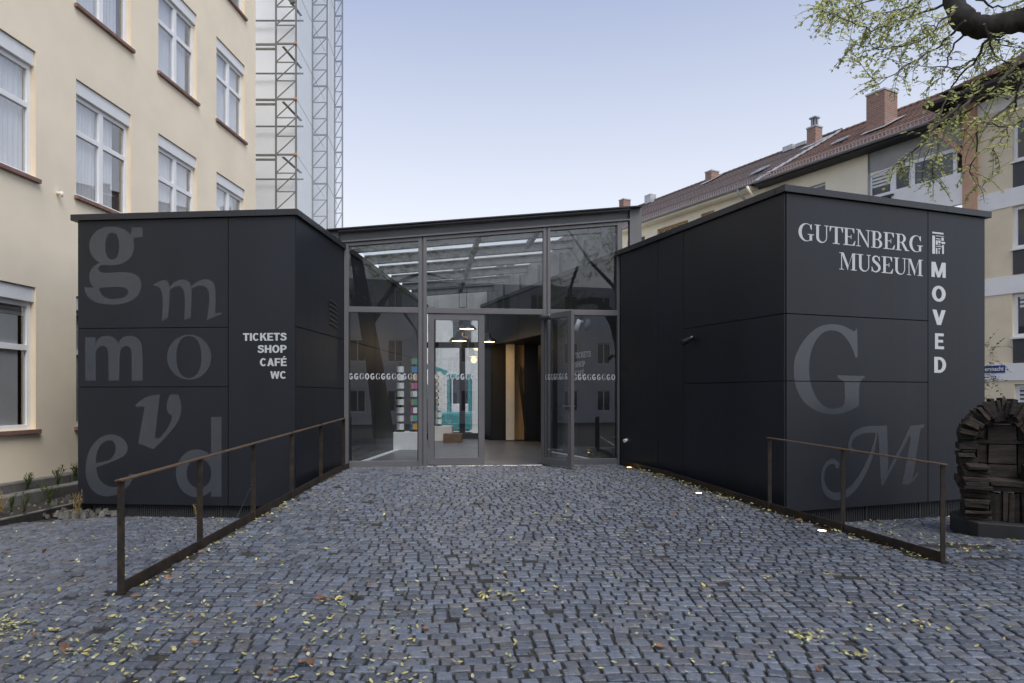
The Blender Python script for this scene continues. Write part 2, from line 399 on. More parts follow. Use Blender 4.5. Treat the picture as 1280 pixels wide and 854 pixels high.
# ------------------------------------------------------------------ the ground
def XL(Y): return -3.26 + .0267 * (Y - 5.7)                 # left handrail line
def XR(Y): return 4.16 - .334 * (Y - 6.59) if Y < 8.94 else 3.375 - .278 * (Y - 8.94)                  # right handrail line
def hC(Y): return min(max(.048 * (Y - 5.2), 0), .32)
def hL(Y): return hC(Y) if Y < 5.6 else max(.019 - .050 * (Y - 5.6), -.26)
def hR(Y): return hC(Y) if Y < 6.5 else max(.062 - .061 * (Y - 6.5), -.26)
def ground_z(x, Y):
    if Y > 24: return -.26
    return hL(Y) if x < XL(Y) else (hR(Y) if x > XR(Y) else hC(Y))
ys = [-400, -120, -40, -12, 0, 3, 5.2, 5.6, 6.0, 6.5, 7, 7.6, 8.2, 9, 9.8, 10.6, 11.2, 11.8, 12.4, 13, 13.4, 14.5, 18, 22, 24, 30, 60, 150, 600, 1500]
gm = MB(); cols = 13
for Y in ys:
    yc = min(max(Y, 5.2), 14); a, b = XL(yc), XR(yc); dz = .018
    row = [(-1500, hL), (-300, hL), (-60, hL), (-12, hL), (-6, hL), (a - .003, hL), (a + .003, hC), ((a+b)/2, hC), (b - .003, hC), (b + .003, hR), (12, hR), (60, hR), (1500, hR)]
    for x, h in row:
        z = (-.26 if Y >= 24 else h(Y)) - dz
        if h is hC and 13.3 < Y < 24: z = .28
        gm.v.append(Vector((x, Y, z)))
for i in range(len(ys) - 1):
    for j in range(cols - 1): gm.f.append((i*cols+j, i*cols+j+1, (i+1)*cols+j+1, (i+1)*cols+j))
ground = struct(obj('ground', gm, M['joint']))

# wall lines of the two dark boxes, seen from the plan
LA, LB = (-6.881, 10.83), (-3.342, 10.50)
LS = (.0598, 1.0); LC = (LB[0] + LS[0] * 2.47, 12.97); LD = (LB[0] + LS[0] * 11.0, 21.5)
RE, RF = (3.727, 9.31), (7.356, 10.64)
RS = (-.3845, 1.0)
def RW(Y): return (RE[0] + RS[0] * (Y - RE[1]), Y)          # inner wall of the right box
G0, G1 = (-3.158, 12.95), (2.160, 13.55)
def blocked(x, y, patch=True):
    if y > G0[1] + (x - G0[0]) * .1128 - .03 and -3.4 < x < 2.4: return True
    fl = LA[1] + (x - LA[0]) / (LB[0] - LA[0]) * (LB[1] - LA[1])
    if x < LB[0] + LS[0]*(y-LB[1]) + .02 and -7.2 < x and y > fl - .02 + .25: return True
    if x > XL(y) - .15 and x < XL(y) + .06 and y > 5.65: return True
    if y > 6.5 and abs(x - XR(y)) < .10: return True
    if y > 9.3 and x > RW(y)[0] - .13: 
        fr = RE[1] + (x - RE[0]) / (RF[0] - RE[0]) * (RF[1] - RE[1])
        if y > fr + .2 or x < RE[0]: return True
    q_ = .5 + .5*math.sin(x*9 + y*5)
    if patch and ((x - 4.95)/.42)**2 + ((y - 7.62)/.22)**2 < .7 + .5*q_ or patch and ((x - 4.85)/.5)**2 + ((y - 6.82)/.10)**2 < .6 + .6*q_: return True
    if x < -6.9 and y > 10.2: return True
    if x < -7.25 and y > 8.6: return True
    return False
def cobble_variant(seed):
    r = random.Random(seed); k = 8; base = []
    for i in range(4):
        sx, sy = ((-1, -1), (1, -1), (1, 1), (-1, 1))[i]
        jx, jy = r.uniform(-.06, .06), r.uniform(-.06, .06)
        c = .075
        a = (sx*(.5 - (c if i % 2 == 0 else 0)) + jx, sy*(.5 - (0 if i % 2 == 0 else c)) + jy)
        b = (sx*(.5 - (0 if i % 2 == 0 else c)) + jx, sy*(.5 - (c if i % 2 == 0 else 0)) + jy)
        base += [b, a] if i % 2 == 0 and False else ([a, b] if i in (1, 3) else [b, a])
    # order by angle so the ring is simple
    base.sort(key=lambda p: math.atan2(p[1], p[0]))
    tl = [r.uniform(-.02, .02) for _ in range(2)]
    V = []
    for s, z in ((1.0, -.04), (1.0, -.008), (.90, .0)):
        for x, y in base: V.append((x*s, y*s, z + (x*tl[0] + y*tl[1]) * .25 + (r.uniform(-.0015, .0015) if z == 0 else 0)))
    V.append((0, 0, .0015))
    F = []
    for q in range(2):
        for i in range(k): F.append((q*k+i, q*k+(i+1) % k, (q+1)*k+(i+1) % k, (q+1)*k+i))
    for i in range(k): F.append((2*k+i, 2*k+(i+1) % k, 3*k, 3*k))
    return V, [f if f[2] != f[3] else f[:3] for f in F]
VAR = [cobble_variant(100 + i) for i in range(16)]
stones = []
j = 0; yrow = 2.3; rr = random.Random(3)
while yrow < 13.6:
    pitch = .112 * rr.uniform(.94, 1.07)
    x = -8.6 + rr.uniform(0, .1)
    while x < 9.5:
        wd = rr.uniform(.090, .146)
        xc = x + wd/2
        wv = .055*math.sin(xc*1.25 + .8*math.sin(yrow*.5)) + .03*math.sin(xc*2.7 + yrow*1.3) + .018*math.sin(yrow*3 + xc*.4)
        sl_ = .055*1.25*math.cos(xc*1.25 + .8*math.sin(yrow*.5)) + .03*2.7*math.cos(xc*2.7 + yrow*1.3)
        yy = yrow + wv + rr.uniform(-.006, .006)
        vis = abs(xc) < yy * .80 + .8
        if vis and not blocked(xc, yy) and rr.random() > .012:
            g = ground_z(xc, yy)
            stones.append((xc, yy, g + rr.uniform(-.004, .005), (wd - rr.uniform(.011, .024)), (pitch - rr.uniform(.011, .025)), math.atan(sl_) + rr.uniform(-.06, .06), rr.randrange(16)))
        x += wd
    yrow += pitch; j += 1
def in_view(s):
    px = CX + FPX*s[0]/s[1]; py = HY + FPX*(EYE - s[2])/s[1]; return -5 < px < 1285 and py < 858
near = sorted([i for i, s in enumerate(stones) if in_view(stones[i])], key=lambda i: stones[i][1])[:300]
nearset = set(near)
vmesh = []
for V, F in VAR:
    me = bpy.data.meshes.new('cobblestone'); me.from_pydata(V, [], F); me.materials.append(M['cobble']); vmesh.append(me)
for i in near:
    x, y, z, a, b, t, k = stones[i]
    o = bpy.data.objects.new('cobblestone', vmesh[k]); C.objects.link(o)
    o.parent = ground; o.location = Vector((x, y, z)) - ground.location; o.rotation_euler = (0, 0, t); o.scale = (a, b, 1)
AV = []; AF = []; off = 0
for k in range(16):
    V = np.array(VAR[k][0]); S = np.array([s for i, s in enumerate(stones) if s[6] == k and i not in nearset])
    if not len(S): continue
    c, s_ = np.cos(S[:, 5])[:, None], np.sin(S[:, 5])[:, None]
    X = V[None, :, 0]*S[:, 3:4]; Yv = V[None, :, 1]*S[:, 4:5]
    P = np.stack([X*c - Yv*s_ + S[:, 0:1], X*s_ + Yv*c + S[:, 1:2], V[None, :, 2] + S[:, 2:3]], -1).reshape(-1, 3)
    AV.append(P)
    nv = len(V)
    for q in range(len(S)):
        bb = off + q*nv; AF += [tuple(bb + e for e in f) for f in VAR[k][1]]
    off += len(P)
me = bpy.data.meshes.new('cobblestones'); me.from_pydata(np.concatenate(AV).tolist(), [], AF); me.materials.append(M['cobble'])
co = bpy.data.objects.new('cobblestones', me); C.objects.link(co); co.parent = ground; co.location = -ground.location; stuff(co)

# ------------------------------------------------------------------ dark museum boxes
FLF = Fr(LA, LB); FLS = Fr(LB, LD)
FRF = Fr(RE, RF); FRS = Fr(RW(21.5), RE)
ZT, ZCB = 4.532, 4.436
def panels(root, F, cells, zb, g=.006, d=.02):
    for u0, u1, z0, z1 in cells:
        obj('cladding_panel', MB().box(F, u0 + g, u1 - g, 0.0, d, z0 + g, z1 - g), M['clad'], root, bevel=.003)
def coping(root, F, u0, u1, n0=-.12, n1=.065):
    cuts = [u0]
    while cuts[-1] < u1 - .01: cuts.append(min(cuts[-1] + 1.52, u1))
    for a, b in zip(cuts[:-1], cuts[1:]):
        obj('coping', MB().box(F, a + .001, b - .001, n0, n1, ZCB, ZT), M['coping'], root, bevel=.004)

PN = .0218
# serif capitals, unit height, as flat pieces
def ring(cx, cy, rx, ry, ix, iy, irx, iry, a0, a1, k=18):
    o, i_ = [], []
    for j in range(k + 1):
        a = R(a0 + (a1 - a0)*j/k); o.append((cx + rx*math.cos(a), cy + ry*math.sin(a))); i_.append((ix + irx*math.cos(a), iy + iry*math.sin(a)))
    return ('lr', o, i_)
def rc(a, b, c, d): return ('p', [(a, b), (c, b), (c, d), (a, d)])
def pg(*p): return ('p', list(p))
SER = {
 'G': (.84, [ring(.41, .5, .40, .515, .45, .5, .27, .47, 48, 318), pg((.63, .93), (.70, 1.0), (.70, .67), (.665, .67), (.60, .84)), rc(.58, .05, .72, .40), rc(.49, .37, .82, .415), pg((.58, .05), (.72, .05), (.66, .16), (.58, .13))]),
 'U': (.78, [rc(.09, .3, .235, 1), rc(0, .955, .325, 1), rc(.61, .3, .665, 1), rc(.52, .955, .75, 1), ring(.377, .31, .288, .33, .423, .31, .188, .265, 180, 360)]),
 'T': (.76, [rc(.305, 0, .455, 1), rc(.19, 0, .57, .045), rc(.02, .945, .74, 1), pg((.02, .70), (.055, .70), (.13, .95), (.02, .95)), pg((.74, .70), (.705, .70), (.63, .95), (.74, .95))]),
 'E': (.70, [rc(.09, 0, .235, 1), rc(0, .953, .60, 1), rc(0, 0, .62, .048), rc(.235, .478, .44, .525), rc(.41, .38, .445, .62), pg((.60, 1), (.60, .73), (.565, .73), (.48, .955)), pg((.62, 0), (.665, .28), (.63, .28), (.50, .046))]),
 'N': (.84, [rc(.10, 0, .152, 1), rc(0, 0, .25, .042), pg((0, 1), (.21, 1), (.70, .10), (.70, -.02), (.65, -.02), (.10, .96), (0, .96)), rc(.648, 0, .70, 1), rc(.55, .958, .80, 1)]),
 'B': (.70, [rc(.09, 0, .235, 1), rc(0, .955, .36, 1), rc(0, 0, .36, .045), ring(.34, .745, .245, .255, .33, .745, .115, .212, -90, 90), ring(.34, .265, .29, .268, .33, .265, .15, .222, -90, 90), rc(.235, .487, .36, .535)]),
 'R': (.80, [rc(.09, 0, .235, 1), rc(0, .955, .36, 1), rc(0, 0, .335, .045), ring(.34, .735, .26, .265, .33, .735, .125, .22, -90, 90), rc(.235, .468, .36, .515), pg((.32, .49), (.47, .49), (.72, .045), (.80, .045), (.80, 0), (.57, 0))]),
 'M': (1.0, [rc(.10, 0, .15, 1), rc(0, 0, .25, .042), rc(0, .958, .16, 1), pg((.10, 1), (.245, 1), (.50, .28), (.475, 0), (.455, 0)), pg((.475, 0), (.50, .22), (.755, 1), (.715, 1), (.45, .08)), rc(.715, 0, .865, 1), rc(.62, 0, .96, .042), rc(.73, .958, .96, 1)]),
 'S': (.60, [('s', [(.47, .80), (.36, .945), (.21, .95), (.115, .83), (.16, .66), (.33, .52), (.45, .36), (.45, .18), (.30, .045), (.14, .06), (.05, .22)], [.05, .06, .08, .12, .155, .17, .155, .12, .08, .06, .05]), pg((.485, .97), (.485, .68), (.45, .68), (.40, .88)), pg((.02, .02), (.02, .32), (.06, .32), (.11, .10))]),
}
def serif(mb, F, s, u0, u1, z0, h, SER=None, gap=.04, root=None):
    SER = SER or globals()['SER']
    tot = sum(SER[c][0] for c in s) - gap; x = 0; k = 0
    for c in s:
        f = lambda p, x=x: (u0 + (x + p[0]) / tot * (u1 - u0), z0 + p[1]*h)
        for pc in SER[c][1]:
            k += 1; n = PN + .0012 + .00012*(k % 9)
            if pc[0] == 'p': mb.flat(F, [[f(q) for q in pc[1]]], n)
            elif pc[0] == 'lr': flat_stroke(mb, F, (pc[1], pc[2]), n, f)
            else: flat_stroke(mb, F, stroke(pc[1], pc[2]), n, f)
        x += SER[c][0]
        if root is not None: obj('letter', mb, M['silver'], root); mb = MB()
SAN = {   # bold grotesque capitals
 'T': (.70, [rc(.0, .80, .64, 1), rc(.215, 0, .425, .80)]), 'I': (.30, [rc(.02, 0, .23, 1)]),
 'C': (.76, [ring(.355, .5, .355, .515, .365, .5, .155, .33, 42, 318)]),
 'K': (.76, [rc(.02, 0, .23, 1), pg((.23, .36), (.23, .60), (.46, 1), (.71, 1)), pg((.30, .52), (.44, .66), (.74, 0), (.50, 0))]),
 'E': (.66, [rc(.02, 0, .23, 1), rc(.23, .82, .60, 1), rc(.23, 0, .62, .18), rc(.23, .42, .56, .59)]),
 'F': (.64, [rc(.02, 0, .23, 1), rc(.23, .82, .60, 1), rc(.23, .40, .55, .58)]),
 'S': (.70, [('s', [(.56, .72), (.50, .86), (.34, .915), (.17, .86), (.13, .72), (.22, .60), (.36, .53), (.50, .44), (.55, .29), (.48, .15), (.32, .085), (.15, .13), (.08, .29)], [.19, .18, .17, .19, .20, .20, .20, .20, .20, .19, .17, .18, .19])]),
 'H': (.76, [rc(.02, 0, .23, 1), rc(.48, 0, .69, 1), rc(.23, .41, .48, .60)]),
 'O': (.80, [ring(.37, .5, .37, .515, .37, .5, .16, .33, 0, 360, 32)]),
 'P': (.70, [rc(.02, 0, .23, 1), ring(.34, .68, .31, .32, .34, .68, .11, .15, -90, 90), rc(.23, .83, .34, 1), rc(.23, .36, .34, .53)]),
 'A': (.74, [pg((0, 0), (.215, 0), (.445, 1), (.255, 1)), pg((.70, 0), (.485, 0), (.255, 1), (.445, 1)), rc(.20, .20, .50, .36)]),
 'W': (1.0, [pg((0, 1), (.20, 1), (.345, 0), (.17, 0)), pg((.17, 0), (.345, 0), (.57, 1), (.40, 1)), pg((.40, 1), (.57, 1), (.80, 0), (.625, 0)), pg((.625, 0), (.80, 0), (.97, 1), (.77, 1))]),
 'M': (.92, [rc(.02, 0, .21, 1), rc(.66, 0, .85, 1), pg((.02, 1), (.25, 1), (.53, 0), (.36, 0)), pg((.85, 1), (.62, 1), (.34, 0), (.51, 0))]),
 'V': (.74, [pg((0, 1), (.22, 1), (.455, 0), (.245, 0)), pg((.70, 1), (.48, 1), (.245, 0), (.455, 0))]),
 'D': (.76, [rc(.02, 0, .23, 1), ring(.30, .5, .40, .50, .30, .5, .19, .32, -90, 90), rc(.23, .82, .30, 1), rc(.23, 0, .30, .18)]),
}
SAN['É'] = (.66, SAN['E'][1] + [pg((.22, 1.07), (.37, 1.07), (.52, 1.26), (.30, 1.26))])
SAN['G'] = (.80, [ring(.37, .5, .37, .515, .37, .5, .16, .33, 42, 330), rc(.40, .32, .70, .52), rc(.53, .06, .70, .40)])
lbox = thing('museum_pavilion', 'dark clad box pavilion on the left with large grey letters and a TICKETS SHOP list', 'pavilion', (-5.1, 11, -.2))
back = [(-7.35, 21.5)]
ins = lambda p, dx, dy: (p[0] + dx, p[1] + dy)
obj('body', MB().prism([ins(LA, .004, .004), ins(LB, -.004, .004), ins(LD, -.004, 0)] + back, -.03, ZCB + .03), M['seam'], lbox)
ZL1, ZL2, ZLB = 2.731, 1.805, -.045
uj = FLF.u(286)
panels(lbox, FLF, [(0, uj, ZL1, ZCB), (0, uj, ZL2, ZL1), (0, uj, ZLB, ZL2), (uj, FLF.L + .018, ZLB, ZCB)], ZLB)
ug = 2.47
panels(lbox, FLS, [(-.0, ug, ZL1, ZCB), (0, ug, ZL2, ZL1), (0, ug, ZLB, ZL2)], ZLB)
for a in range(4):
    panels(lbox, FLS, [(ug + .1 + a*2.1, ug + .1 + (a+1)*2.1, ZL1, ZCB), (ug + .1 + a*2.1, ug + .1 + (a+1)*2.1, .30, ZL1)], 0)
coping(lbox, FLF, -.09, FLF.L + .065); coping(lbox, FLS, .13, FLS.L)
obj('roof_deck', MB().prism([ins(LA, .1, .1), ins(LB, -.1, .1), ins(LD, -.1, 0), back[0]], ZCB + .032, ZCB + .05), M['seam'], lbox)
pl = MB(); pl.box(FLF, .22, FLF.L - .03, -.30, -.06, -.40, ZLB)
u = .22
while u < FLF.L - .05: pl.box(FLF, u, u + .016, -.061, -.045, -.40, ZLB); u += .034
for uu in (FLF.u(150), FLF.u(275)): pl.box(FLF, uu, uu + .02, -.06, -.035, -.40, ZLB)
obj('plinth', pl, M['plinthrib'], lbox)
# vent louvre
for k in range(6):
    z = 3.36 - k*.082
    u0 = FLS.u(410.5); u1 = FLS.u(419.5)
    s = MB(); a0, a1 = FLS.p(u0, .0235, z), FLS.p(u1, .0235, z - .04)
    s.face(a0, a1, a1 - Vector((0, 0, .034)), a0 - Vector((0, 0, .034)))
    obj('vent_slot', s, M['black'], lbox)
    obj('vent_lip', MB().beam(a0 + FLS.N*.006 + Vector((0, 0, .006)), a1 + FLS.N*.006 + Vector((0, 0, .006)), .022, .008), M['frame'], lbox)
PN = .0218
def glyph(root, F, loops, org, sc, m, extra=None, cutz=None):
    f = lambda p: F.uz(org[0] + p[0]*sc, org[1] + p[1]*sc, PN)
    mb = MB()
    for i, lp in enumerate(loops):
        mb.flat(F, [[f(p) for p in q] for q in lp], PN + i*.0003)
    if extra:
        for i, (pts, ws) in enumerate(extra): flat_stroke(mb, F, stroke(pts, ws), PN + .0003*(len(loops) + i), f)
    o = obj('letter', mb, m, root)
    if cutz:
        bm = bmesh.new(); bm.from_mesh(o.data); lz = cutz - wloc(o).z
        for dz in (-.006, .006):
            bmesh.ops.bisect_plane(bm, geom=bm.verts[:] + bm.edges[:] + bm.faces[:], plane_co=(0, 0, lz + dz), plane_no=(0, 0, 1))
        bmesh.ops.delete(bm, geom=[fc for fc in bm.faces if abs(fc.calc_center_median().z - lz) < .006], context='FACES')
        bm.to_mesh(o.data); bm.free()
    return o
V_ = M['vinyl']; c1 = (90, 270); k1 = .15625
sl2 = lambda p: smooth_loop(p, 2, 50)
glyph(lbox, FLF, [
    [ellipse(318, 240, 179, 155, e=2.15), ellipse(322, 242, 55, 108, e=2.3)],
    [[(462, 190), (480, 92), (565, 92), (565, 170), (500, 175), (478, 215)]],
    [sl2([(300, 372), (215, 372), (165, 410), (140, 455), (138, 500), (150, 545), (172, 573), (100, 571), (102, 600), (130, 655), (190, 695), (290, 712), (380, 710), (470, 685), (530, 640), (558, 570), (552, 520), (530, 480), (480, 455), (400, 448), (270, 458), (225, 448), (209, 420), (225, 398), (262, 391), (300, 393)]),
     sl2([(217, 577), (360, 567), (420, 570), (452, 600), (445, 630), (420, 652), (370, 663), (300, 665), (250, 645), (225, 610)])]], c1, k1, V_)
glyph(lbox, FLF, [
    [sl2([(652, 545), (720, 515), (750, 513), (775, 535), (783, 580), (778, 700), (768, 815), (718, 842), (725, 760), (725, 640), (712, 590), (690, 564), (655, 560)])],
    [sl2([(783, 560), (830, 522), (885, 505), (930, 518), (953, 555), (959, 640), (950, 815), (897, 835), (903, 740), (903, 640), (893, 590), (862, 560), (822, 566), (780, 594)])],
    [sl2([(955, 560), (1010, 520), (1070, 502), (1120, 518), (1145, 560), (1151, 650), (1146, 781), (1200, 772), (1198, 785), (1078, 833), (1095, 730), (1100, 640), (1090, 590), (1060, 560), (1012, 556), (955, 584)])]], c1, k1, V_)
c2 = (90, 390)
glyph(lbox, FLF, [
    [[(105, 203), (188, 203), (192, 550), (105, 550)]],
    [sl2([(188, 245), (212, 210), (255, 190), (310, 193), (350, 215), (372, 248), (395, 210), (440, 190), (500, 193), (545, 225), (565, 285), (565, 550), (478, 550), (478, 330), (470, 290), (440, 270), (405, 280), (382, 315), (378, 550), (292, 550), (292, 330), (283, 290), (250, 270), (210, 285), (190, 320)])]], c2, k1, V_)
glyph(lbox, FLF, [[ellipse(937, 362, 177, 181), ellipse(935, 361, 100, 168, e=2.2)]], c2, k1, V_)
c3 = (90, 480); k3 = .18727
glyph(lbox, FLF, [[sl2([(422, 140), (500, 80), (588, 70), (553, 358), (580, 365), (630, 310), (662, 250), (668, 215), (640, 195), (629, 150), (640, 100), (656, 70), (708, 70), (726, 110), (732, 165), (722, 225), (690, 280), (620, 365), (542, 437), (442, 395), (485, 152), (425, 152)])]], c3, k3, V_)
glyph(lbox, FLF, [[sl2([(425, 600), (375, 690), (300, 742), (230, 755), (160, 735), (110, 680), (88, 600), (95, 500), (125, 420), (180, 360), (240, 335), (300, 340), (350, 370), (373, 415), (368, 460), (335, 490), (265, 522), (163, 557), (168, 600), (190, 650), (240, 685), (300, 690), (345, 670), (385, 600)]),
     sl2([(160, 528), (162, 470), (185, 410), (230, 377), (270, 378), (293, 410), (290, 460), (262, 500), (215, 520)])]], c3, k3, V_)
glyph(lbox, FLF, [[[(928, 220), (998, 220), (998, 752), (928, 752)]], [ellipse(833, 597, 140, 160), ellipse(848, 597, 83, 98)]], c3, k3, V_)
for s, x0, yt, yb in (('TICKETS', 303.8, 416.6, 425.8), ('SHOP', 322, 431.6, 441.0), ('CAFÉ', 324.9, 448, 457.6), ('WC', 337.9, 464.2, 473.5)):
    u0, z1 = FLF.uz(x0, yt, PN); u1, z0 = FLF.uz(358.2, yb, PN)
    mb = MB(); serif(mb, FLF, s, u0, u1, z0, z1 - z0, SAN, .06, lbox)

rbox = thing('museum_pavilion', 'dark clad box pavilion on the right lettered GUTENBERG MUSEUM and MOVED', 'pavilion', (5.5, 10.5, -.2))
def RWi(Y): p = RW(Y); return (p[0] + .004, p[1])
obj('body', MB().prism([ins(RE, .006, .006), ins(RF, -.004, .004), (9.2, 21.5), RWi(21.5), RWi(20.6), (2.5, 20.6), (2.5, 17.2), RWi(16.6)], .08, 3.2), M['seam'], rbox)
obj('upper_body', MB().prism([ins(RE, .006, .006), ins(RF, -.004, .004), (9.2, 21.5), RWi(21.5)], 3.2, ZCB + .03), M['seam'], rbox)
obj('roof_deck', MB().prism([ins(RE, .1, .1), ins(RF, -.1, .1), (9.2, 21.5), ins(RW(21.5), .1, 0)], ZCB + .032, ZCB + .05), M['seam'], rbox)
ZR1, ZR2, ZRB = 2.787, 1.868, .077
uf = FRF.u(1158.5)
panels(rbox, FRF, [(0, uf, ZR1, ZCB), (0, uf, ZR2, ZR1), (0, uf, ZRB, ZR2), (uf, FRF.L, ZRB, ZCB)], ZRB)
u1s, u2s, ue = FRS.u(823.5), FRS.u(855.6), FRS.L
ugl = FRS.u(777)
panels(rbox, FRS, [(ugl, u1s, ZRB, ZCB), (u1s, u2s, ZRB, ZCB), (u2s, ue + .012, ZR1, ZCB), (u2s, ue + .012, ZR2, ZR1), (u2s, ue + .012, ZRB, ZR2)], ZRB)
def uY(Y): return (Vector((*RW(Y), 0)) - FRS.O).dot(FRS.U)
panels(rbox, FRS, [(uY(15.1), ugl - .1, .34, ZCB), (uY(16.6), uY(15.1), .34, ZCB), (uY(18.5), uY(16.6), 3.2, ZCB), (uY(20.6), uY(18.5), 3.2, ZCB), (.02, uY(20.6), .34, ZCB)], 0)
coping(rbox, FRF, -.065, FRF.L + .09); coping(rbox, FRS, 0, FRS.L - .13)
pl = MB(); pl.box(FRF, .12, FRF.L - .28, -.30, -.06, -.40, ZRB)
u = .12
while u < FRF.L - .3: pl.box(FRF, u, u + .016, -.061, -.045, -.40, ZRB); u += .034
for px in (1085, 1152): pl.box(FRF, FRF.u(px), FRF.u(px) + .02, -.06, -.035, -.40, ZRB)
obj('plinth', pl, M['plinthrib'], rbox)
c4 = (980, 390); k4 = .16393
glyph(rbox, FRF, [[sl2([(557, 122), (535, 150), (480, 118), (430, 98), (350, 92), (270, 108), (190, 165), (120, 260), (80, 350), (72, 440), (80, 540), (110, 630), (170, 710), (260, 765), (360, 785), (450, 775), (530, 740), (572, 715), (572, 535), (617, 497), (617, 489), (407, 483), (407, 500), (460, 535), (465, 690), (440, 725), (370, 742), (300, 720), (240, 650), (205, 560), (190, 460), (195, 350), (220, 260), (260, 190), (310, 148), (370, 138), (430, 155), (480, 205), (520, 275), (545, 350), (562, 345), (560, 200)])]], c4, k4, V_, cutz=ZR2)
c5 = (1010, 500)
glyph(rbox, FRF, [[[(528, 200), (602, 195), (612, 500), (600, 590), (577, 650), (557, 650), (540, 330)]],
     [sl2([(775, 198), (890, 185), (880, 213), (858, 218), (805, 560), (795, 600), (832, 555), (844, 562), (800, 625), (745, 652), (712, 640), (735, 560), (783, 290), (772, 280)])]], c5, k4, V_,
     extra=[([(348, 395), (322, 368), (322, 320), (350, 270), (410, 235), (480, 224), (532, 226)], [40, 30, 26, 40, 48, 52, 56]),
            ([(523, 250), (495, 380), (440, 520), (370, 640), (290, 715), (200, 735), (135, 690), (110, 600), (128, 510), (180, 470), (222, 490), (215, 520)], [10, 26, 36, 46, 56, 58, 44, 22, 26, 40, 36, 24]),
            ([(570, 640), (640, 500), (720, 350), (790, 205)], [16, 24, 24, 30])])
for s, xl, xr, yt, yb, ytr, ybr in (('GUTENBERG', 997.7, 1153.0, 279.3, 301.8, 294.5, 314.6), ('MUSEUM', 1049, 1153.4, 315.8, 337.6, 324.7, 344.6)):
    u0, za = FRF.uz(xl, yb, PN); u1, zb = FRF.uz(xr, ybr, PN); zc = FRF.uz(xl, yt, PN)[1]; zd = FRF.uz(xr, ytr, PN)[1]
    mb = MB(); serif(mb, FRF, s, u0, u1, (za + zb)/2, (zc + zd)/2 - (za + zb)/2, root=rbox)
def c8(x, y): return FRF.uz(1150 + x*.2463, 270 + y*.2463, PN)
mb = MB()
for s, x0, x1, yt, yb in (('M', 56, 131, 232, 315), ('O', 60, 130, 353, 437), ('V', 62, 128, 475, 555), ('E', 74, 120, 595, 677), ('D', 70, 132, 715, 797)):
    u0, z1 = c8(x0, yt); u1, z0 = c8(x1, yb); serif(MB(), FRF, s, u0, u1, z0, z1 - z0, SAN, .06, rbox)
mb = MB()   # emblem above MOVED: a press built of bars
for a, b, c, d in ((62, 80, 119, 95), (62, 99, 76, 193), (80, 99, 122, 107), (108, 110, 120, 127), (80, 113, 103, 120), (80, 124, 90, 147), (93, 124, 104, 140), (108, 131, 127, 143), (93, 145, 104, 150), (80, 152, 112, 159), (80, 163, 88, 193), (92, 163, 104, 170), (94, 175, 99, 193), (112, 147, 121, 194)):
    (u0, z1), (u1, z0) = c8(a, b), c8(c, d); mb.flat(FRF, [[(u0, z0), (u1, z0), (u1, z1), (u0, z1)]], PN + .001)
obj('emblem', mb, M['silver'], rbox)
# wall spot on the right box
uc, zc = FRS.uz(872, 424)
ws = thing('wall_spotlight', 'small black cylinder spotlight on the side wall of the right pavilion', 'spotlight', FRS.p(uc, .02, zc))
obj('bracket', MB().beam(FRS.p(uc, .02, zc + .01), FRS.p(uc, .10, zc + .01), .05, .05), M['lamp'], ws)
obj('spot_head', MB().tube([FRS.p(uc + .03, .10, zc + .03), FRS.p(uc - .10, .16, zc - .03), FRS.p(uc - .16, .18, zc - .06)], [.035, .045, .05], 12), M['lamp'], ws, True)

# ------------------------------------------------------------------ glazed entrance between the boxes
FG = Fr(G0, G1)
ent = thing('glass_entrance', 'grey framed glass entrance front with open double door between the dark boxes', 'entrance', (-.5, 13.2, .3))
ZF, ZTR0, ZTR1 = .33, 3.255, 3.36
def top_z(u): return 4.56 + u * .104                     # underside of the sloping head beam
gu = lambda px: FG.u(px)
UL, UM0, UM1, UN0, UN1, UR = gu(430.5), gu(523), gu(533.5), gu(678.5), gu(687.5), gu(777)
def post(a, b, n0=-.06, n1=.06, name='post'):
    mb = MB(); bq = len(mb.v)
    for u, n in ((a, n0), (b, n0), (b, n1), (a, n1)): mb.v.append(FG.p(u, n, ZF - .04))
    for u, n in ((a, n0), (b, n0), (b, n1), (a, n1)): mb.v.append(FG.p(u, n, top_z(u)))
    mb.f += [(3, 2, 1, 0), (4, 5, 6, 7)] + [(i, (i+1) % 4, 4+(i+1) % 4, 4+i) for i in range(4)]
    obj(name, mb, M['frame'], ent, bevel=.004)
post(UL, UL + .085); post(UR - .10, UR)
for a, b in ((UM0, UM1), (UN0, UN1)):
    w_ = (b - a); post(a, a + w_*.42); post(b - w_*.42, b); post(a + w_*.42, b - w_*.42, -.05, .03, 'post_gasket')
for a, b in ((UL + .085, UM0), (UM1, UN0), (UN1, UR - .10)):
    obj('transom', MB().box(FG, a + .001, b - .001, -.055, .055, ZTR0, ZTR1), M['frame'], ent, bevel=.004)
    mb = MB(); mb.beam(FG.p(a, 0, top_z(a) - .035), FG.p(b, 0, top_z(b) - .035), .11, .06); obj('head_rail', mb, M['frame'], ent, bevel=.004)
for a, b in ((UL + .085, UM0), (UN1, UR - .10)):
    obj('bottom_rail', MB().box(FG, a + .001, b - .001, -.055, .055, ZF - .03, ZF + .10), M['frame'], ent, bevel=.004)
    obj('pane', MB().box(FG, a, b, -.006, .006, ZF + .10, ZTR0), M['glass'], ent)
    for i, (c, d) in enumerate(((a, a + .018), (b - .018, b))): obj('glazing_bead', MB().box(FG, c, d, .056, .062, ZF + .10, ZTR0), M['gasket'], ent)
for a, b in ((UL + .085, UM0), (UM1, UN0), (UN1, UR - .10)):
    mb = MB()
    for n in (-.006, .006): mb.face(FG.p(a, n, ZTR1), FG.p(b, n, ZTR1), FG.p(b, n, top_z(b) - .06), FG.p(a, n, top_z(a) - .06))
    obj('pane', mb, M['upglass'], ent)
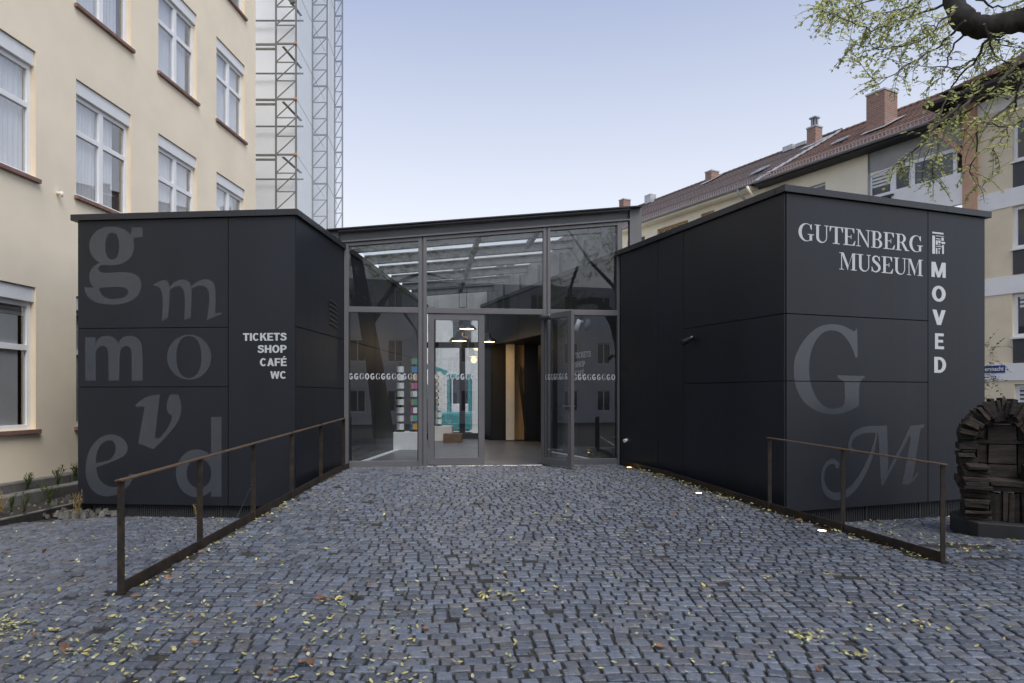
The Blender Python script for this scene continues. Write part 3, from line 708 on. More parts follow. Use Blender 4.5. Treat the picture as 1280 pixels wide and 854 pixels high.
# door frame, fixed leaf, threshold
DA, DB = gu(535), gu(605.5)
def leaf(root, F, u0, u1, z0, z1, sw, name='door', beads=True, handle=None):
    mb = MB(); mb.box(F, u0, u0 + sw, -.035, .035, z0, z1); mb.box(F, u1 - sw, u1, -.035, .035, z0, z1)
    mb.box(F, u0 + sw, u1 - sw, -.034, .034, z1 - sw, z1); mb.box(F, u0 + sw, u1 - sw, -.034, .034, z0, z0 + sw*1.15)
    d = obj(name, mb, M['frame'], root, bevel=.003)
    obj('pane', MB().box(F, u0 + sw, u1 - sw, -.005, .005, z0 + sw*1.15, z1 - sw), M['glass'], d)
    g = MB()
    for a, b, c, e in ((u0 + sw, u0 + sw + .012, z0 + sw, z1 - sw), (u1 - sw - .012, u1 - sw, z0 + sw, z1 - sw)): g.box(F, a, b, .02, .03, c, e)
    obj('seal', g, M['gasket'], d)
    return d
d1 = leaf(ent, FG, DA, DB, ZF + .02, ZTR0 - .01, .115)
for z in (.7, 2.35, 2.95): obj('hinge', MB().box(FG, DA + .01, DA + .03, .036, .055, z, z + .16), M['frame'], d1)
hinge = FG.p(gu(677.5), .04, 0); free = Vector((1.118, 12.55, 0))
FD = Fr((hinge.x, hinge.y), (free.x, free.y))
d2 = leaf(ent, FD, .0, FD.L, ZF + .02, ZTR0 - .01, .105)
hz = 1.48
hd = MB(); hu = FD.L - .05
hd.tube([FD.p(hu, .036, hz), FD.p(hu, .085, hz)], .011, 8); hd.tube([FD.p(hu + .01, .085, hz), FD.p(hu - .15, .085, hz)], .011, 8)
hd.tube([FD.p(hu, -.036, hz), FD.p(hu, -.085, hz)], .011, 8); hd.tube([FD.p(hu + .01, -.085, hz), FD.p(hu - .15, -.085, hz)], .011, 8)
hd.box(FD, hu - .018, hu + .018, -.038, .038, hz - .1, hz + .06)
obj('handle', hd, M['chrome'], d2)
obj('door_closer', MB().box(FD, .02, .34, .036, .085, ZTR0 - .09, ZTR0 - .035), M['chrome'], d2, bevel=.008)
for z in (.6, 1.9, 2.9): obj('hinge', MB().box(FD, -.012, .012, -.05, -.036, z, z + .16), M['frame'], d2)
obj('threshold', MB().box(FG, UM1, UN0, -.10, .08, ZF - .06, ZF - .005), M['chrome'], ent, bevel=.004)
obj('sill_strip', MB().box(FG, UL, UM1 - .002, -.05, .075, ZF - .10, ZF - .035), M['frame'], ent)
obj('sill_strip', MB().box(FG, UN0 + .002, UR, -.05, .075, ZF - .10, ZF - .035), M['frame'], ent)
# safety lettering: a row of G over the glass
def grow(F, px0, px1, parent, n, cnt, py=470.5):
    mb = MB(); u0, u1 = F.u(px0), F.u(px1); z = EYE + (HY - py - 4.4) / FPX * 13.3; p_ = (u1 - u0) / cnt
    for i in range(cnt):
        c = 'GGGOGGGGOGGGGOG'[i % 15]; a = u0 + i*p_
        if (i*7 + cnt) % 3 == 0: 
            k0 = len(mb.v); tot = SER['G'][0]
            for q in SER['G'][1]:
                f = lambda p, a=a: (a + p[0]/tot*p_*.86, z + p[1]*.115)
                if q[0] == 'p': mb.flat(F, [[f(e) for e in q[1]]], n)
                else: flat_stroke(mb, F, (q[1], q[2]), n, f)
        else:
            for q in SAN[c][1]:
                f = lambda p, a=a, c=c: (a + p[0]/SAN[c][0]*p_*.86, z + p[1]*.115)
                if q[0] == 'p': mb.flat(F, [[f(e) for e in q[1]]], n)
                else: flat_stroke(mb, F, (q[1], q[2]), n, f)
    obj('lettering', mb, M['silver'], parent)
grow(FG, 436, 523, ent, .0085, 13); grow(FG, 543.5, 601, d1, .0085, 9); grow(FG, 716, 770, ent, .0085, 9)
mbu0 = .12; FDp = FD
mb = MB()
for i in range(9): serif(mb, FD, 'G', .13 + i*.088, .13 + i*.088 + .07, EYE + (HY-475)/FPX*13, .115, SAN if i % 2 else None)
obj('lettering', mb, M['silver'], d2)

# ------------------------------------------------------------------ roof over the foyer
roof = thing('glass_roof', 'sloping glass roof with grey steel beams behind the entrance front', 'roof', (-.5, 17, 4.5))
def rz(x): return 4.60 + (x + 3.158) * .1015              # underside of the beams at that x
def rline(Y): return (LB[0] + LS[0]*(Y - 10.5) - .25, RW(Y)[0] + .45)
# head beam: top flange, recessed web, bottom flange
mb = MB(); a, b = -.12, FG.L + .16
for n, z, w_, h in ((.03, .02, .12, .028), (-.02, .11, .05, .15), (.04, .215, .20, .03)):
    mb.beam(FG.p(a, n, top_z(a) + z), FG.p(b, n, top_z(b) + z), w_, h)
obj('head_beam', mb, M['frame'], roof, bevel=.003)
obj('roof_edge', MB().beam(FG.p(-.33, .05, top_z(-.33) + .245), FG.p(FG.L + .38, .05, top_z(FG.L + .38) + .245), .30, .022), M['coping'], roof)
for u0, u1 in ((-.31, -.122), (FG.L + .162, FG.L + .40)):
    mb = MB()
    zb = 4.40
    for n in (.075, -.06): mb.face(FG.p(u0, n, zb), FG.p(u1, n, zb), FG.p(u1, n, top_z(u1) + .232), FG.p(u0, n, top_z(u0) + .232))
    mb.face(FG.p(u1, .075, zb), FG.p(u1, -.06, zb), FG.p(u1, -.06, top_z(u1) + .232), FG.p(u1, .075, top_z(u1) + .232))
    obj('end_plate', mb, M['frame'], roof)
Ys = [14.25 + 1.27*i for i in range(6)]
for i, Y in enumerate(Ys):
    x0, x1 = rline(Y); tl = .1128
    A = Vector((x0, Y - .3, rz(x0))); B_ = Vector((x1, Y + .2, rz(x1)))
    mb = MB()
    mb.beam(A + Vector((0, 0, .012)), B_ + Vector((0, 0, .012)), .12, .022); mb.beam(A + Vector((0, 0, .10)), B_ + Vector((0, 0, .10)), .02, .155); mb.beam(A + Vector((0, 0, .19)), B_ + Vector((0, 0, .19)), .12, .022)
    obj('beam', mb, M['steel'], roof)
for k, (xa, xb) in enumerate(((-.60, -1.55), (.62, .35))):
    p, q = Vector((xa, 13.4, rz(xa) + .10)), Vector((xb, 20.6 if k == 0 else 15.4, rz(xb) + .10)); obj('purlin', MB().beam(p, q, .09, .12), M['steel'], roof)
prevY = 13.15
for i, Y in enumerate(Ys + [21.4]):
    xa0, xa1 = rline(prevY); xb0, xb1 = rline(Y)
    for k in range(3):
        t0, t1 = k/3, (k+1)/3
        q = lambda t, Y_, lo, hi: Vector((lo + (hi-lo)*t, Y_ - .3 + .5*t, rz(lo + (hi-lo)*t) + .222))
        mb = MB(); mb.face(q(t0, prevY, xa0, xa1), q(t1, prevY, xa0, xa1), q(t1, Y, xb0, xb1), q(t0, Y, xb0, xb1))
        obj('pane', mb, M['roofglass'], roof)
    prevY = Y
# clerestory panels above the right box
us = [uY(Y) for Y in (21.3, 19.8, 18.6, 17.4, 16.2, 15.0, 13.7)]
for a, b in zip(us[:-1], us[1:]):
    mb = MB(); pa, pb = FRS.p(a + .01, -.10, 0), FRS.p(b - .01, -.10, 0)
    for dn in (0, -.03):
        o_ = FRS.N * dn
        mb.face(pa + o_ + Vector((0, 0, ZT - .01)), pb + o_ + Vector((0, 0, ZT - .01)), pb + o_ + Vector((0, 0, rz(pb.x) + .2)), pa + o_ + Vector((0, 0, rz(pa.x) + .2)))
    obj('clerestory_panel', mb, M['frost'], roof)
    obj('clerestory_post', MB().box(FRS, b - .02, b + .02, -.10, -.05, ZT - .01, rz(pb.x) + .02), M['steel'], roof)
mbk = MB()
for y_ in (21.40, 21.44): mbk.face((LD[0] - .4, y_, 4.42), (RW(21.4)[0] + .3, y_, 4.42), (RW(21.4)[0] + .3, y_, rz(RW(21.4)[0]) + .2), (LD[0] - .4, y_, rz(LD[0] - .4) + .2))
obj('clerestory_panel', mbk, M['frost'], roof)
mb = MB(); q0, q1 = (LD[0] - .1, 21.45), (RW(21.45)[0] + .2, 21.45)
FB = Fr(q0, q1)
# ------------------------------------------------------------------ foyer inside
fl = MB(); fl.prism([(G0[0], G0[1] + .06), (G1[0], G1[1] + .06), (2.55, 17), (2.55, 21.7), (-2.6, 21.7)], .29, ZF)
struct(obj('floor', fl, M['floor']))
bw = thing('glazed_back_wall', 'black framed glass wall at the back of the foyer', 'glass wall', (-1.7, 21.5, .33))
xb0 = FB.u(510); mb = MB()
for px in (541, 578, 606): u = FB.u(px); mb.box(FB, u - .09, u + .09, -.06, .06, .33, 4.45)
mb.box(FB, .0, FB.L, -.055, .055, 3.18, 3.36); mb.box(FB, 0, FB.L, -.05, .05, .33, .50); mb.box(FB, 0, FB.L, -.05, .05, 4.25, 4.50)
obj('frame', mb, M['framedk'], bw)
obj('pane', MB().box(FB, 0, FB.u(606), -.005, .005, .5, 4.25), M['winglass'], bw)
obj('dark_panel', MB().box(FB, FB.u(606), FB.L, -.02, .03, .33, 4.25), M['clad'], bw)
# side room opening in the right wall
FX = Fr((-.6, 20.5), (2.5, 20.5)); fx = lambda px: (px - CX)/FPX*20.5 + .6
rm = thing('side_room_doorway', 'doorway with cream jamb and black open door leaf in the right foyer wall', 'doorway', (.5, 20.5, .33))
obj('jamb', MB().box(FX, fx(632.5), fx(643), .0, .25, .36, 3.28), M['cream'], rm)
obj('wood_panel', MB().box(FX, fx(643), fx(656), .0, .05, .36, 3.30), M['ochre'], rm)
mb = MB(); mb.beam((.20, 20.3, 2.6), (.46, 20.2, .36), .05, .10); obj('leaning_board', mb, M['black'], rm)
obj('door_leaf', MB().box(FX, fx(655), fx(672), .0, .30, .34, 3.20), M['framedk'], rm)
dl = MB(); F2 = Fr((.78, 19.9), (1.75, 18.9))
dl.box(F2, 0, .12, -.03, .03, .34, 3.15); dl.box(F2, 1.2, 1.33, -.03, .03, .34, 3.15); dl.box(F2, .12, 1.2, -.03, .03, 3.0, 3.15); dl.box(F2, .12, 1.2, -.03, .03, .34, .5)
dd = obj('glass_door', dl, M['framedk'], rm)
obj('door_pane', MB().box(F2, .12, 1.2, -.005, .005, .5, 3.0), M['winglass'], dd)
obj('ochre_wall', MB().box(FX, fx(672), 3.05, -.02, .02, .34, 3.2), M['ochre'], rm)
obj('head_panel', MB().box(FX, 0, 3.05, -.01, .06, 3.2, 3.3), M['framedk'], rm)
# skirting strips
mb = MB(); mb.box(FLS, 3.0, 6.6, .04, .17, ZF, ZF + .012); tag(obj('floor_strip', mb, M['white']), 'white strip on the foyer floor along the left wall', 'floor strip')
mb = MB(); mb.box(FRS, uY(16.5), uY(13.9), .04, .15, ZF, ZF + .012); tag(obj('floor_strip', mb, M['white']), 'white strip on the foyer floor along the right wall', 'floor strip')
# wall lettering inside on the right
mb = MB()
for s, x0, x1, yt, yb in (('TICKETS', 719, 738.5, 438, 446), ('SHOP', 719, 731.5, 451, 458.5), ('CAFÉ', 719, 730, 463, 470)):
    u0, z1 = FRS.uz(x0, yt, PN); u1, z0 = FRS.uz(x1, yb, PN); serif(MB(), FRS, s, u0, u1, z0, .13, SAN, .06, rbox)
for px, nm in ((730, 'left'), (742, 'right')):
    u, z = FRS.uz(px, 409)
    o = MB(); o.tube([FRS.p(u, .02, z + .12), FRS.p(u, .10, z + .12)], .02, 8); o.tube([FRS.p(u, .11, z + .16), FRS.p(u - .06, .17, z - .08)], [.05, .06], 12)
    tag(obj('wall_spotlight', o, M['white'] if nm == 'left' else M['steel'], None, True), 'white spotlight on the right foyer wall above the lettering' if nm == 'left' else 'grey spotlight on the right foyer wall beside the white one', 'spotlight')
# white display blocks with postcard racks
def block(name, label, x0, x1, y0, y1, z1, m):
    return tag(obj(name, MB().box(W0, x0, x1, y0, y1, ZF, z1), m, None, bevel=.006), label, 'display block' if m is M['white'] else 'chest')
block('display_block', 'white display block behind the left window pane under the postcard racks', -3.02, -2.32, 16.9, 17.55, .77, M['white'])
block('display_block', 'white display block further back behind the closed door leaf', -2.45, -1.80, 20.3, 20.9, .77, M['white'])
block('wooden_chest', 'low brown wooden chest on the foyer floor beside the white block', -1.98, -1.45, 19.6, 20.0, .58, M['brownbox'])
def rack(x, y, z0, h, label, colour, seed, group='postcard racks in the foyer'):
    r = random.Random(seed)
    t = thing('postcard_rack', label, 'postcard rack', (x, y, z0), group)
    obj('pole', MB().tube([(x, y, z0), (x, y, z0 + h)], .018, 8), M['lamp'], t)
    obj('foot', MB().lathe((x, y, z0), [(.11, 0), (.11, .02), (.03, .04), (.03, .09)], 12), M['lamp'], t)
    for k in range(int(h/.205)):
        for a in range(4):
            z = z0 + .13 + k*.205; an = a*math.pi/2 + .5; c = Vector((math.cos(an), math.sin(an), 0)); s = Vector((-c.y, c.x, 0)); o = Vector((x, y, z)) + c*.075
            mb = MB(); mb.beam(o - s*.052, o + s*.052, .012, .145)
            mm = M['card0'] if (not colour or r.random() < .3) else M['card%d' % r.randrange(1, 6)]
            obj('postcard', mb, mm, t)
rack(-2.80, 17.1, .77, 1.75, 'tall rack of white postcards on the white block', False, 1)
rack(-2.47, 17.2, .77, 1.85, 'tall rack of colourful postcards on the white block', True, 2)
rack(-2.22, 20.6, .77, 1.65, 'slim dark card rack on the rear white block', False, 4)
def pendant(p, label):
    t = thing('pendant_lamp', label, 'pendant lamp', p, 'pendant lamps in the foyer')
    obj('cord', MB().tube([(p[0], p[1], p[2] + .22), (p[0], p[1], 4.7)], .008, 6), M['lamp'], t)
    obj('lamp_shade', MB().lathe(p, [(.27, 0), (.255, .03), (.20, .10), (.09, .15), (.07, .26), (.0, .27)], 24), M['lamp'], t, True)
    obj('bulb', MB().lathe(p, [(0, .015), (.20, .016), (.20, .03), (0, .04)], 20), M['glow'], t)
    l = bpy.data.lights.new('lamp_light', 'POINT'); l.energy = 1.4; l.color = (1, .72, .40); l.shadow_soft_size = .12
    o = bpy.data.objects.new('lamp_light', l); C.objects.link(o); o.parent = t; o.location = (0, 0, -.12)
pendant(tuple(at(574, 427, 18.0)), 'black dome pendant lamp lit warm, the nearer and lower of two')
pendant(tuple(at(583.5, 412, 18.9)), 'black dome pendant lamp lit warm, the higher one behind')
pendant(tuple(at(610, 428, 19.6)), 'small lit pendant lamp seen through the open doorway')

# ------------------------------------------------------------------ yellow building on the left
FY = Fr((-8.63 - .0645*8, 11.5 - 8), (-8.0, 21.3)); yoff = Vector((-8.63, 11.5, 0)); u_at = lambda Y: (Y - (11.5 - 8)) / FY.U.y
yel = thing('school_building', 'tall pale yellow plastered building with white windows on the left', 'building', (-10, 14, 0))
rows = [(1.07, 3.62), (5.58, 7.87), (9.32, 11.61), (13.06, 15.35)]
wins = []
for r0, r1 in rows:
    for k in range(-2, 4):
        y0 = 13.33 + (k - 1)*2.755
        if y0 < 4.5: continue
        wins.append((u_at(y0), u_at(y0 + 1.72), r0, r1))
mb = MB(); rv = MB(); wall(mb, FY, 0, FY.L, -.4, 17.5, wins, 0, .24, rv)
e0, e1 = FY.p(FY.L, 0, 0), FY.p(FY.L, -12, 0)
mb.face((e0.x, e0.y, -.4), (e1.x, e1.y, -.4), (e1.x, e1.y, 17.5), (e0.x, e0.y, 17.5))
g0, g1 = FY.p(0, 0, 0), FY.p(0, -12, 0)
mb.face((g1.x, g1.y, -.4), (g0.x, g0.y, -.4), (g0.x, g0.y, 17.5), (g1.x, g1.y, 17.5)); mb.face(g0 + Vector((0, 0, 17.5)), e0 + Vector((0, 0, 17.5)), e1 + Vector((0, 0, 17.5)), g1 + Vector((0, 0, 17.5)))
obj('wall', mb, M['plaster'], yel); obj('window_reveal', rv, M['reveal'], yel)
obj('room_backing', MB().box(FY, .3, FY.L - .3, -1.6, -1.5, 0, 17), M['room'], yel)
for (a, b, z0, z1) in wins:
    zb = z1 - .27; n1 = -.10; n0 = -.17; fw = .085; mid = (a + b)/2; ztr = zb - (zb - z0)*.36
    mb = MB()
    mb.box(FY, a, a + fw, n0, n1, z0, zb); mb.box(FY, b - fw, b, n0, n1, z0, zb); mb.box(FY, a + fw, b - fw, n0, n1, zb - fw, zb); mb.box(FY, a + fw, b - fw, n0, n1, z0, z0 + fw)
    mb.box(FY, mid - .065, mid + .065, n0, n1 + .01, z0 + fw, zb - fw)
    for c, d in ((a + fw, mid - .065), (mid + .065, b - fw)): mb.box(FY, c, d, n0, n1 + .005, ztr - .05, ztr + .05)
    wn = obj('window', mb, M['upvc'], yel, bevel=.004)
    bb = MB(); bb.box(FY, a + .002, b - .002, -.23, -.035, zb + .002, z1 - .012)
    obj('roller_shutter_box', bb, M['shutter'], wn, bevel=.006)
    obj('sill', MB().box(FY, a - .06, b + .06, -.22, .07, z0 - .075, z0 - .002), M['sill'], wn, bevel=.006)
    obj('pane', MB().box(FY, a + fw, b - fw, -.140, -.134, z0 + fw, zb - fw), M['winglass'], wn)
    cm = MB(); cov = random.choice((.93, .93, .97, .88, .80, .95))
    if z0 > 2:
        for c, d in ((a + .05, a + (b-a)*cov),):
            k = 28
            for i in range(k):
                ua, ub = c + (d-c)*i/k, c + (d-c)*(i+1)/k; na, nb = (-.21 - .02*(i % 2)), (-.21 - .02*((i+1) % 2))
                cm.face(FY.p(ua, na, z0 + .06), FY.p(ub, nb, z0 + .06), FY.p(ub, nb, zb), FY.p(ua, na, zb))
        obj('curtain', cm, M['curtain'], wn)
    else:
        for i in range(3): cm.box(FY, a + .06, b - .06, -.22, -.19, zb - .02 - .075*(i+1), zb - .03 - .075*i)
        cm.box(FY, a + fw, b - .24, -.152, -.146, z0 + fw, zb - .26); obj('blind', cm, M['blind'], wn)
p = FY.p(u_at(12.82), 0, 5.47)
dt = MB(); dt.tube([p, p + FY.N*.10], .03, 10); dt.tube([p + FY.N*.09 + Vector((0, 0, .03)), p + FY.N*.09 - Vector((0, 0, .07))], [.035, .02], 10)
tag(obj('wall_sensor', dt, M['cream'], None, True), 'small beige sensor stub on the yellow wall left of a window', 'sensor')
# stone border, soil bed and edging in front of it
for k, (n0, n1, zt, zb, jit) in enumerate(((.01, .20, .22, -.30, .03), (.40, .66, .075, -.30, .02))):
    u = u_at(7.5); i = 0
    kn = thing('stone_kerb', 'upper weathered stone kerb against the foot of the yellow wall' if k == 0 else 'lower weathered stone kerb along the planting bed', 'kerb', FY.p(u_at(11), n0, zb))
    while u < u_at(17):
        l = random.uniform(.9, 1.7); mb = MB(); mb.box(FY, u + .006, u + l - .006, n0, n1, zb, zt + random.uniform(-jit, jit))
        o = obj('stone', mb, M['stone'], kn, bevel=.02); u += l
sb = MB(); sb.prism([tuple(FY.p(u_at(7), .2, 0))[:2], tuple(FY.p(u_at(7), 1.45, 0))[:2], tuple(FY.p(u_at(13.2), 1.45, 0))[:2], tuple(FY.p(u_at(17), .2, 0))[:2]], -.4, -.115)
struct(obj('soil_bed', sb, M['soil']))
tag(obj('bed_edging', MB().box(FY, u_at(9.9), u_at(12.4), 1.36, 1.42, -.4, -.10), M['stone'], None, bevel=.01), 'thin stone edging strip of the planting bed beside the left pavilion', 'edging')
rb = MB(); r = random.Random(11)
for i in range(150):
    x = r.uniform(-7.6, -6.2); y = 10.9 + r.uniform(-.35, .1); s = r.uniform(.02, .06); c = Vector((x, y, -.2 + r.uniform(0, .05)))
    if i > 90: c = FY.p(u_at(r.uniform(9.5, 12.8)), r.uniform(.7, 1.3), -.115)
    b = len(rb.v)
    for q in ((-1, -1, -1), (1, -1, -1), (1, 1, -1), (-1, 1, -1), (-.6, -.7, .7), (.7, -.5, .9), (.5, .7, .6), (-.8, .6, .8)):
        rb.v.append(c + Vector(q)*s*r.uniform(.7, 1.2))
    rb.f += [(b, b+3, b+2, b+1), (b+4, b+5, b+6, b+7)] + [(b+i_, b+(i_+1) % 4, b+4+(i_+1) % 4, b+4+i_) for i_ in range(4)]
stuff(obj('rubble', rb, M['rubble']))

# ------------------------------------------------------------------ leaf helpers, weeds
def leaf_at(mb, p, d, up, L, W):
    d = d.normalized(); s = d.cross(up)
    if s.length < .05: s = d.cross(Vector((1, 0, 0)))
    s.normalize(); n = s.cross(d); b = len(mb.v)
    mb.v += [p, p + d*L*.45 + s*W*.5 + n*W*.12, p + d*L, p + d*L*.45 - s*W*.5 + n*W*.12]
    mb.f += [(b, b+1, b+2), (b, b+2, b+3)]
def rvec(r): return Vector((r.gauss(0, 1), r.gauss(0, 1), r.gauss(0, 1))).normalized()
def weed(p, h, seed, label, dry=False):
    r = random.Random(seed); t = thing('weed', label, 'plant', p, 'weeds in the bed by the yellow wall')
    st = MB(); lf = MB(); p = Vector(p)
    for i in range(r.randint(7, 12)):
        e = p + Vector((r.uniform(-.4, .4)*h*.8, r.uniform(-.3, .3)*h*.8, h*r.uniform(.55, 1.0))); m_ = (p + e)/2 + Vector((0, 0, h*.15))
        st.tube([p, m_, e], [.006, .004, .002], 4)
        for k in range(14):
            q = p.lerp(m_, k/7) if k < 7 else m_.lerp(e, (k-7)/7)
            leaf_at(lf, q, rvec(r) + Vector((0, 0, .4)), Vector((0, 0, 1)), h*r.uniform(.10, .2) if not dry else h*.25, h*(.06 if not dry else .02))
    obj('stem', st, M['dry'] if dry else M['weed'], t); obj('foliage', lf, M['dry'] if dry else M['weed'], t)
wl = [(34, 612, 11.0, .40, 'bushy weed at the left end of the upper stone kerb'), (72, 606, 11.6, .55, 'tall leafy weed between the two stone kerbs'), (62, 632, 10.6, .62, 'slender green weed growing over the lower stone kerb'),
      (14, 640, 10.0, .38, 'green weed at the paving edge near the left border'), (95, 598, 12.0, .42, 'small weed beside the corner of the dark pavilion')]
for i, (px, py, Y, h, lb) in enumerate(wl): weed(at(px, py, Y), h*.68, 20 + i, lb)
weed(at(2, 640, 10.1), .32, 40, 'tuft of dry yellow grass at the very left of the bed', True); weed(at(97, 644, 10.4), .35, 41, 'tuft of dry grass at the foot of the left pavilion', True)
weed(at(246, 646, 10.45), .22, 42, 'tuft of dry grass behind the left handrail at the plinth', True); weed(at(30, 641, 10.2), .30, 43, 'low mixed weed at the paving edge', False)

# ------------------------------------------------------------------ glazed steel tower behind
tw = thing('facade_tower', 'white membrane tower with steel lattice masts behind the yellow building', 'tower', (-8, 27, 0))
ty = lambda x: 24.5*324/(694 - x)
TZ = 26
tl_ = lambda Y: (694 - CX)/FPX*Y + (-7.75 - (694 - CX)/FPX*24.5) # x of the outer corner line at depth Y
tl_ = lambda Y: -7.754 + (Y - 24.5)*((694 - CX)/FPX)
core = [(-16, 25.9), (tl_(25.9) - .62, 25.9), (tl_(31) - .62, 31), (-16, 31)]
obj('membrane_core', MB().prism(core, -.3, TZ), M['membrane'], tw)
zn = [EYE + (HY - y)/FPX*24.5 for y in (193.5, 124.2, 54.3)]; bay = zn[1] - zn[0]
levels = [zn[0] + bay*k for k in range(-4, 10)]
def mast(x0, x1, Y, name, th=.055):
    mb = MB()
    for x in (x0, x1): mb.beam((x, Y, -.2), (x, Y, TZ), th, th)
    for z in levels:
        mb.beam((x0, Y, z), (x1, Y, z), th*.9, th*1.1)
        for k in range(3):
            za = z + bay*k/3; zb = z + bay*(k+1)/3
            if k: mb.beam((x0, Y, za), (x1, Y, za), th*.6, th*.6)
            mb.beam((x0, Y - .01, za), (x1, Y - .01, zb), th*.55, th*.55)
    obj(name, mb, M['truss'], tw)
mast(tl_(24.5) - .72, tl_(24.5), 24.5, 'lattice_mast')
mast(tl_(27.85) - .60, tl_(27.85), 27.85, 'lattice_mast'); mast(tl_(29.84) - .34, tl_(29.84), 29.84, 'lattice_mast')
hb = MB()
for z in levels:
    for dz in (0, -.16): hb.beam((-13, 24.55, z + dz), (tl_(24.5) - .72, 24.55, z + dz), .05, .07)
    hb.beam((-13, 25.7, z - .5), (tl_(24.5) - .1, 25.7, z - .5), .04, .05)
    hb.beam((tl_(24.5) - .5, 24.6, z - .05), (tl_(24.5) - .25, 25.9, z - .2), .09, .03)
    for Ya, Yb in ((24.5, 27.85), (27.85, 29.84)): hb.beam((tl_(Ya) + .02, Ya, z), (tl_(Yb) - .1, Yb, z - .55), .012, .012)
obj('horizontal_rail', hb, M['truss'], tw)
db = MB(); db.beam((-9.4, 24.7, levels[8] + 1.5), (-8.0, 24.9, levels[7] - .3), .12, .2); obj('diagonal_brace', db, M['truss'], tw)
for z in levels:
    obj('clamp', MB().box(W0, tl_(24.5) - .03, tl_(24.5) + .04, 24.40, 24.46, z - .04, z + .04), M['orange'], tw)
for (Ya, Yb) in ((24.58, 27.8), (27.9, 29.8)):
    for i in range(len(levels) - 1):
        mb = MB(); z0, z1 = levels[i] + .01, levels[i+1] - .01
        mb.face((tl_(Ya) + .05, Ya, z0), (tl_(Yb) + .05, Yb, z0), (tl_(Yb) + .05, Yb, z1), (tl_(Ya) + .05, Ya, z1)); obj('glass_panel', mb, M['filmglass'], tw)

# ------------------------------------------------------------------ apartment row on the right
AL = lambda Y: (28.19 - .551*Y, Y)
FA = Fr(AL(46), AL(16)); ua = lambda Y: (Vector((*AL(Y), 0)) - FA.O).dot(FA.U)
far = thing('apartment_house', 'cream house with grey brown tiled roof furthest along the row on the right', 'house', (*AL(36), 0))
nearh = thing('apartment_house', 'cream and beige apartment house with red tiled roof and orange pillar', 'house', (*AL(25), 0))
uS = FA.u(948); uP0, uP1 = FA.u(1206), FA.u(1222.5)
def up(px): return FA.u(px)
def apwin(root, a, b, z0, z1, frame, bars=(), fw=.08, n=-.12, blind=None):
    mb = MB(); mb.box(FA, a, a + fw, n - .06, n, z0, z1); mb.box(FA, b - fw, b, n - .06, n, z0, z1); mb.box(FA, a + fw, b - fw, n - .06, n, z1 - fw, z1); mb.box(FA, a + fw, b - fw, n - .06, n, z0, z0 + fw)
    for t, w_ in bars: c = a + (b-a)*t; mb.box(FA, c - w_/2, c + w_/2, n - .06, n + .004, z0 + fw, z1 - fw)
    o = obj('window', mb, frame, root)
    obj('pane', MB().box(FA, a + fw, b - fw, n - .04, n - .03, z0 + fw, z1 - fw), M['farglass'], o)
    if blind:
        bm_ = MB(); k = int((z1 - z0 - .2)/.13)
        for i in range(int(k*blind[2])): bm_.box(FA, a + (b-a)*blind[0], a + (b-a)*blind[1], n - .028, n - .022, z1 - fw - .13*(i+1) + .05, z1 - fw - .13*i)
        obj('blind', bm_, M['blind'], o)
    return o
# far house
fops = [(up(797) - .9, up(806), 9.2, 10.55), (up(821.5), up(860), 9.55, 10.68), (up(876), up(893), 9.6, 10.75)]
ZE = 11.15
mb = MB(); wall(mb, FA, 0, uS, -.4, ZE, fops, 0, .12); obj('wall', mb, M['apwall'], far)
apwin(far, *fops[0], M['spandrel'], (), .12); apwin(far, *fops[1], M['timber'], tuple((i/5, .09) for i in range(1, 5)), .10); apwin(far, *fops[2], M['timber'], ((.5, .1),), .1)
# near house walls
wtop = 11.0
lo0, lo1 = up(1085), up(1206)
nops = [(up(1006), up(1032), 9.3, 10.42)]
mb = MB(); wall(mb, FA, uS + .002, lo0, -.4, wtop, nops, .02, .12); obj('wall', mb, M['apwall'], nearh)
apwin(nearh, *nops[0], M['upvc'])
mb = MB(); mb.box(FA, lo0, lo1, -.9, -.8, 9.1, wtop); mb.box(FA, lo0, lo1, -.8, .015, -.4, 8.0); mb.box(FA, lo0, lo0 + .1, -.8, .015, 8.0, wtop)
obj('loggia_wall', mb, M['greypanel'], nearh)
mb = MB(); mb.box(FA, lo0 + .002, lo1, -.05, .015, 10.22, wtop); obj('grey_panel', mb, M['greypanel'], nearh)
apwin(nearh, lo0 + .03, lo1 - .25, 9.2, 10.22, M['upvc'], ((.30, .22), (.52, .2)), .13, .0, (.03, .30, .7))
obj('parapet', MB().box(FA, lo0 + 1.0, lo1, .03, .12, 8.2, 9.28), M['bandwhite'], nearh)
obj('parapet_lower', MB().box(FA, lo0 + .102, lo0 + .998, .03, .10, 8.2, 8.95), M['cream'], nearh)
hd_ = MB(); hd_.box(FA, lo0 + .3, lo0 + 1.1, .02, .2, 9.1, 9.16); obj('flower_box', hd_, M['lamp'], nearh)
# right part of the near house
wz = [(3.55, 4.95), (6.38, 7.75), (9.18, 10.55)]
w0 = up(1266); rops = []
for z0, z1 in wz:
    for k in range(2): rops.append((w0 + k*3.2, w0 + 1.7 + k*3.2, z0, z1))
for k in range(2): rops.append((w0 + .05 + k*3.2, w0 + 1.7 + k*3.2, .2, 2.05))
mb = MB(); wall(mb, FA, uP1, FA.L, -.4, 11.45, rops, .02, .14); obj('wall', mb, M['beige'], nearh)
for (a, b, z0, z1) in rops:
    apwin(nearh, a, b, z0, z1, M['upvc'], ((.55, .1),), .11, -.06, (.06, .94, 1.0) if z0 < 1 else ((.1, .5, .35) if 3 < z0 < 5 else None))
    if z0 > 1: obj('spandrel', MB().box(FA, a + .02, b, .021, .04, z0 - .82, z0 - .06), M['spandrel'], nearh); obj('sill', MB().box(FA, a - .03, b + .03, .0, .10, z0 - .055, z0 - .002), M['upvc'], nearh)
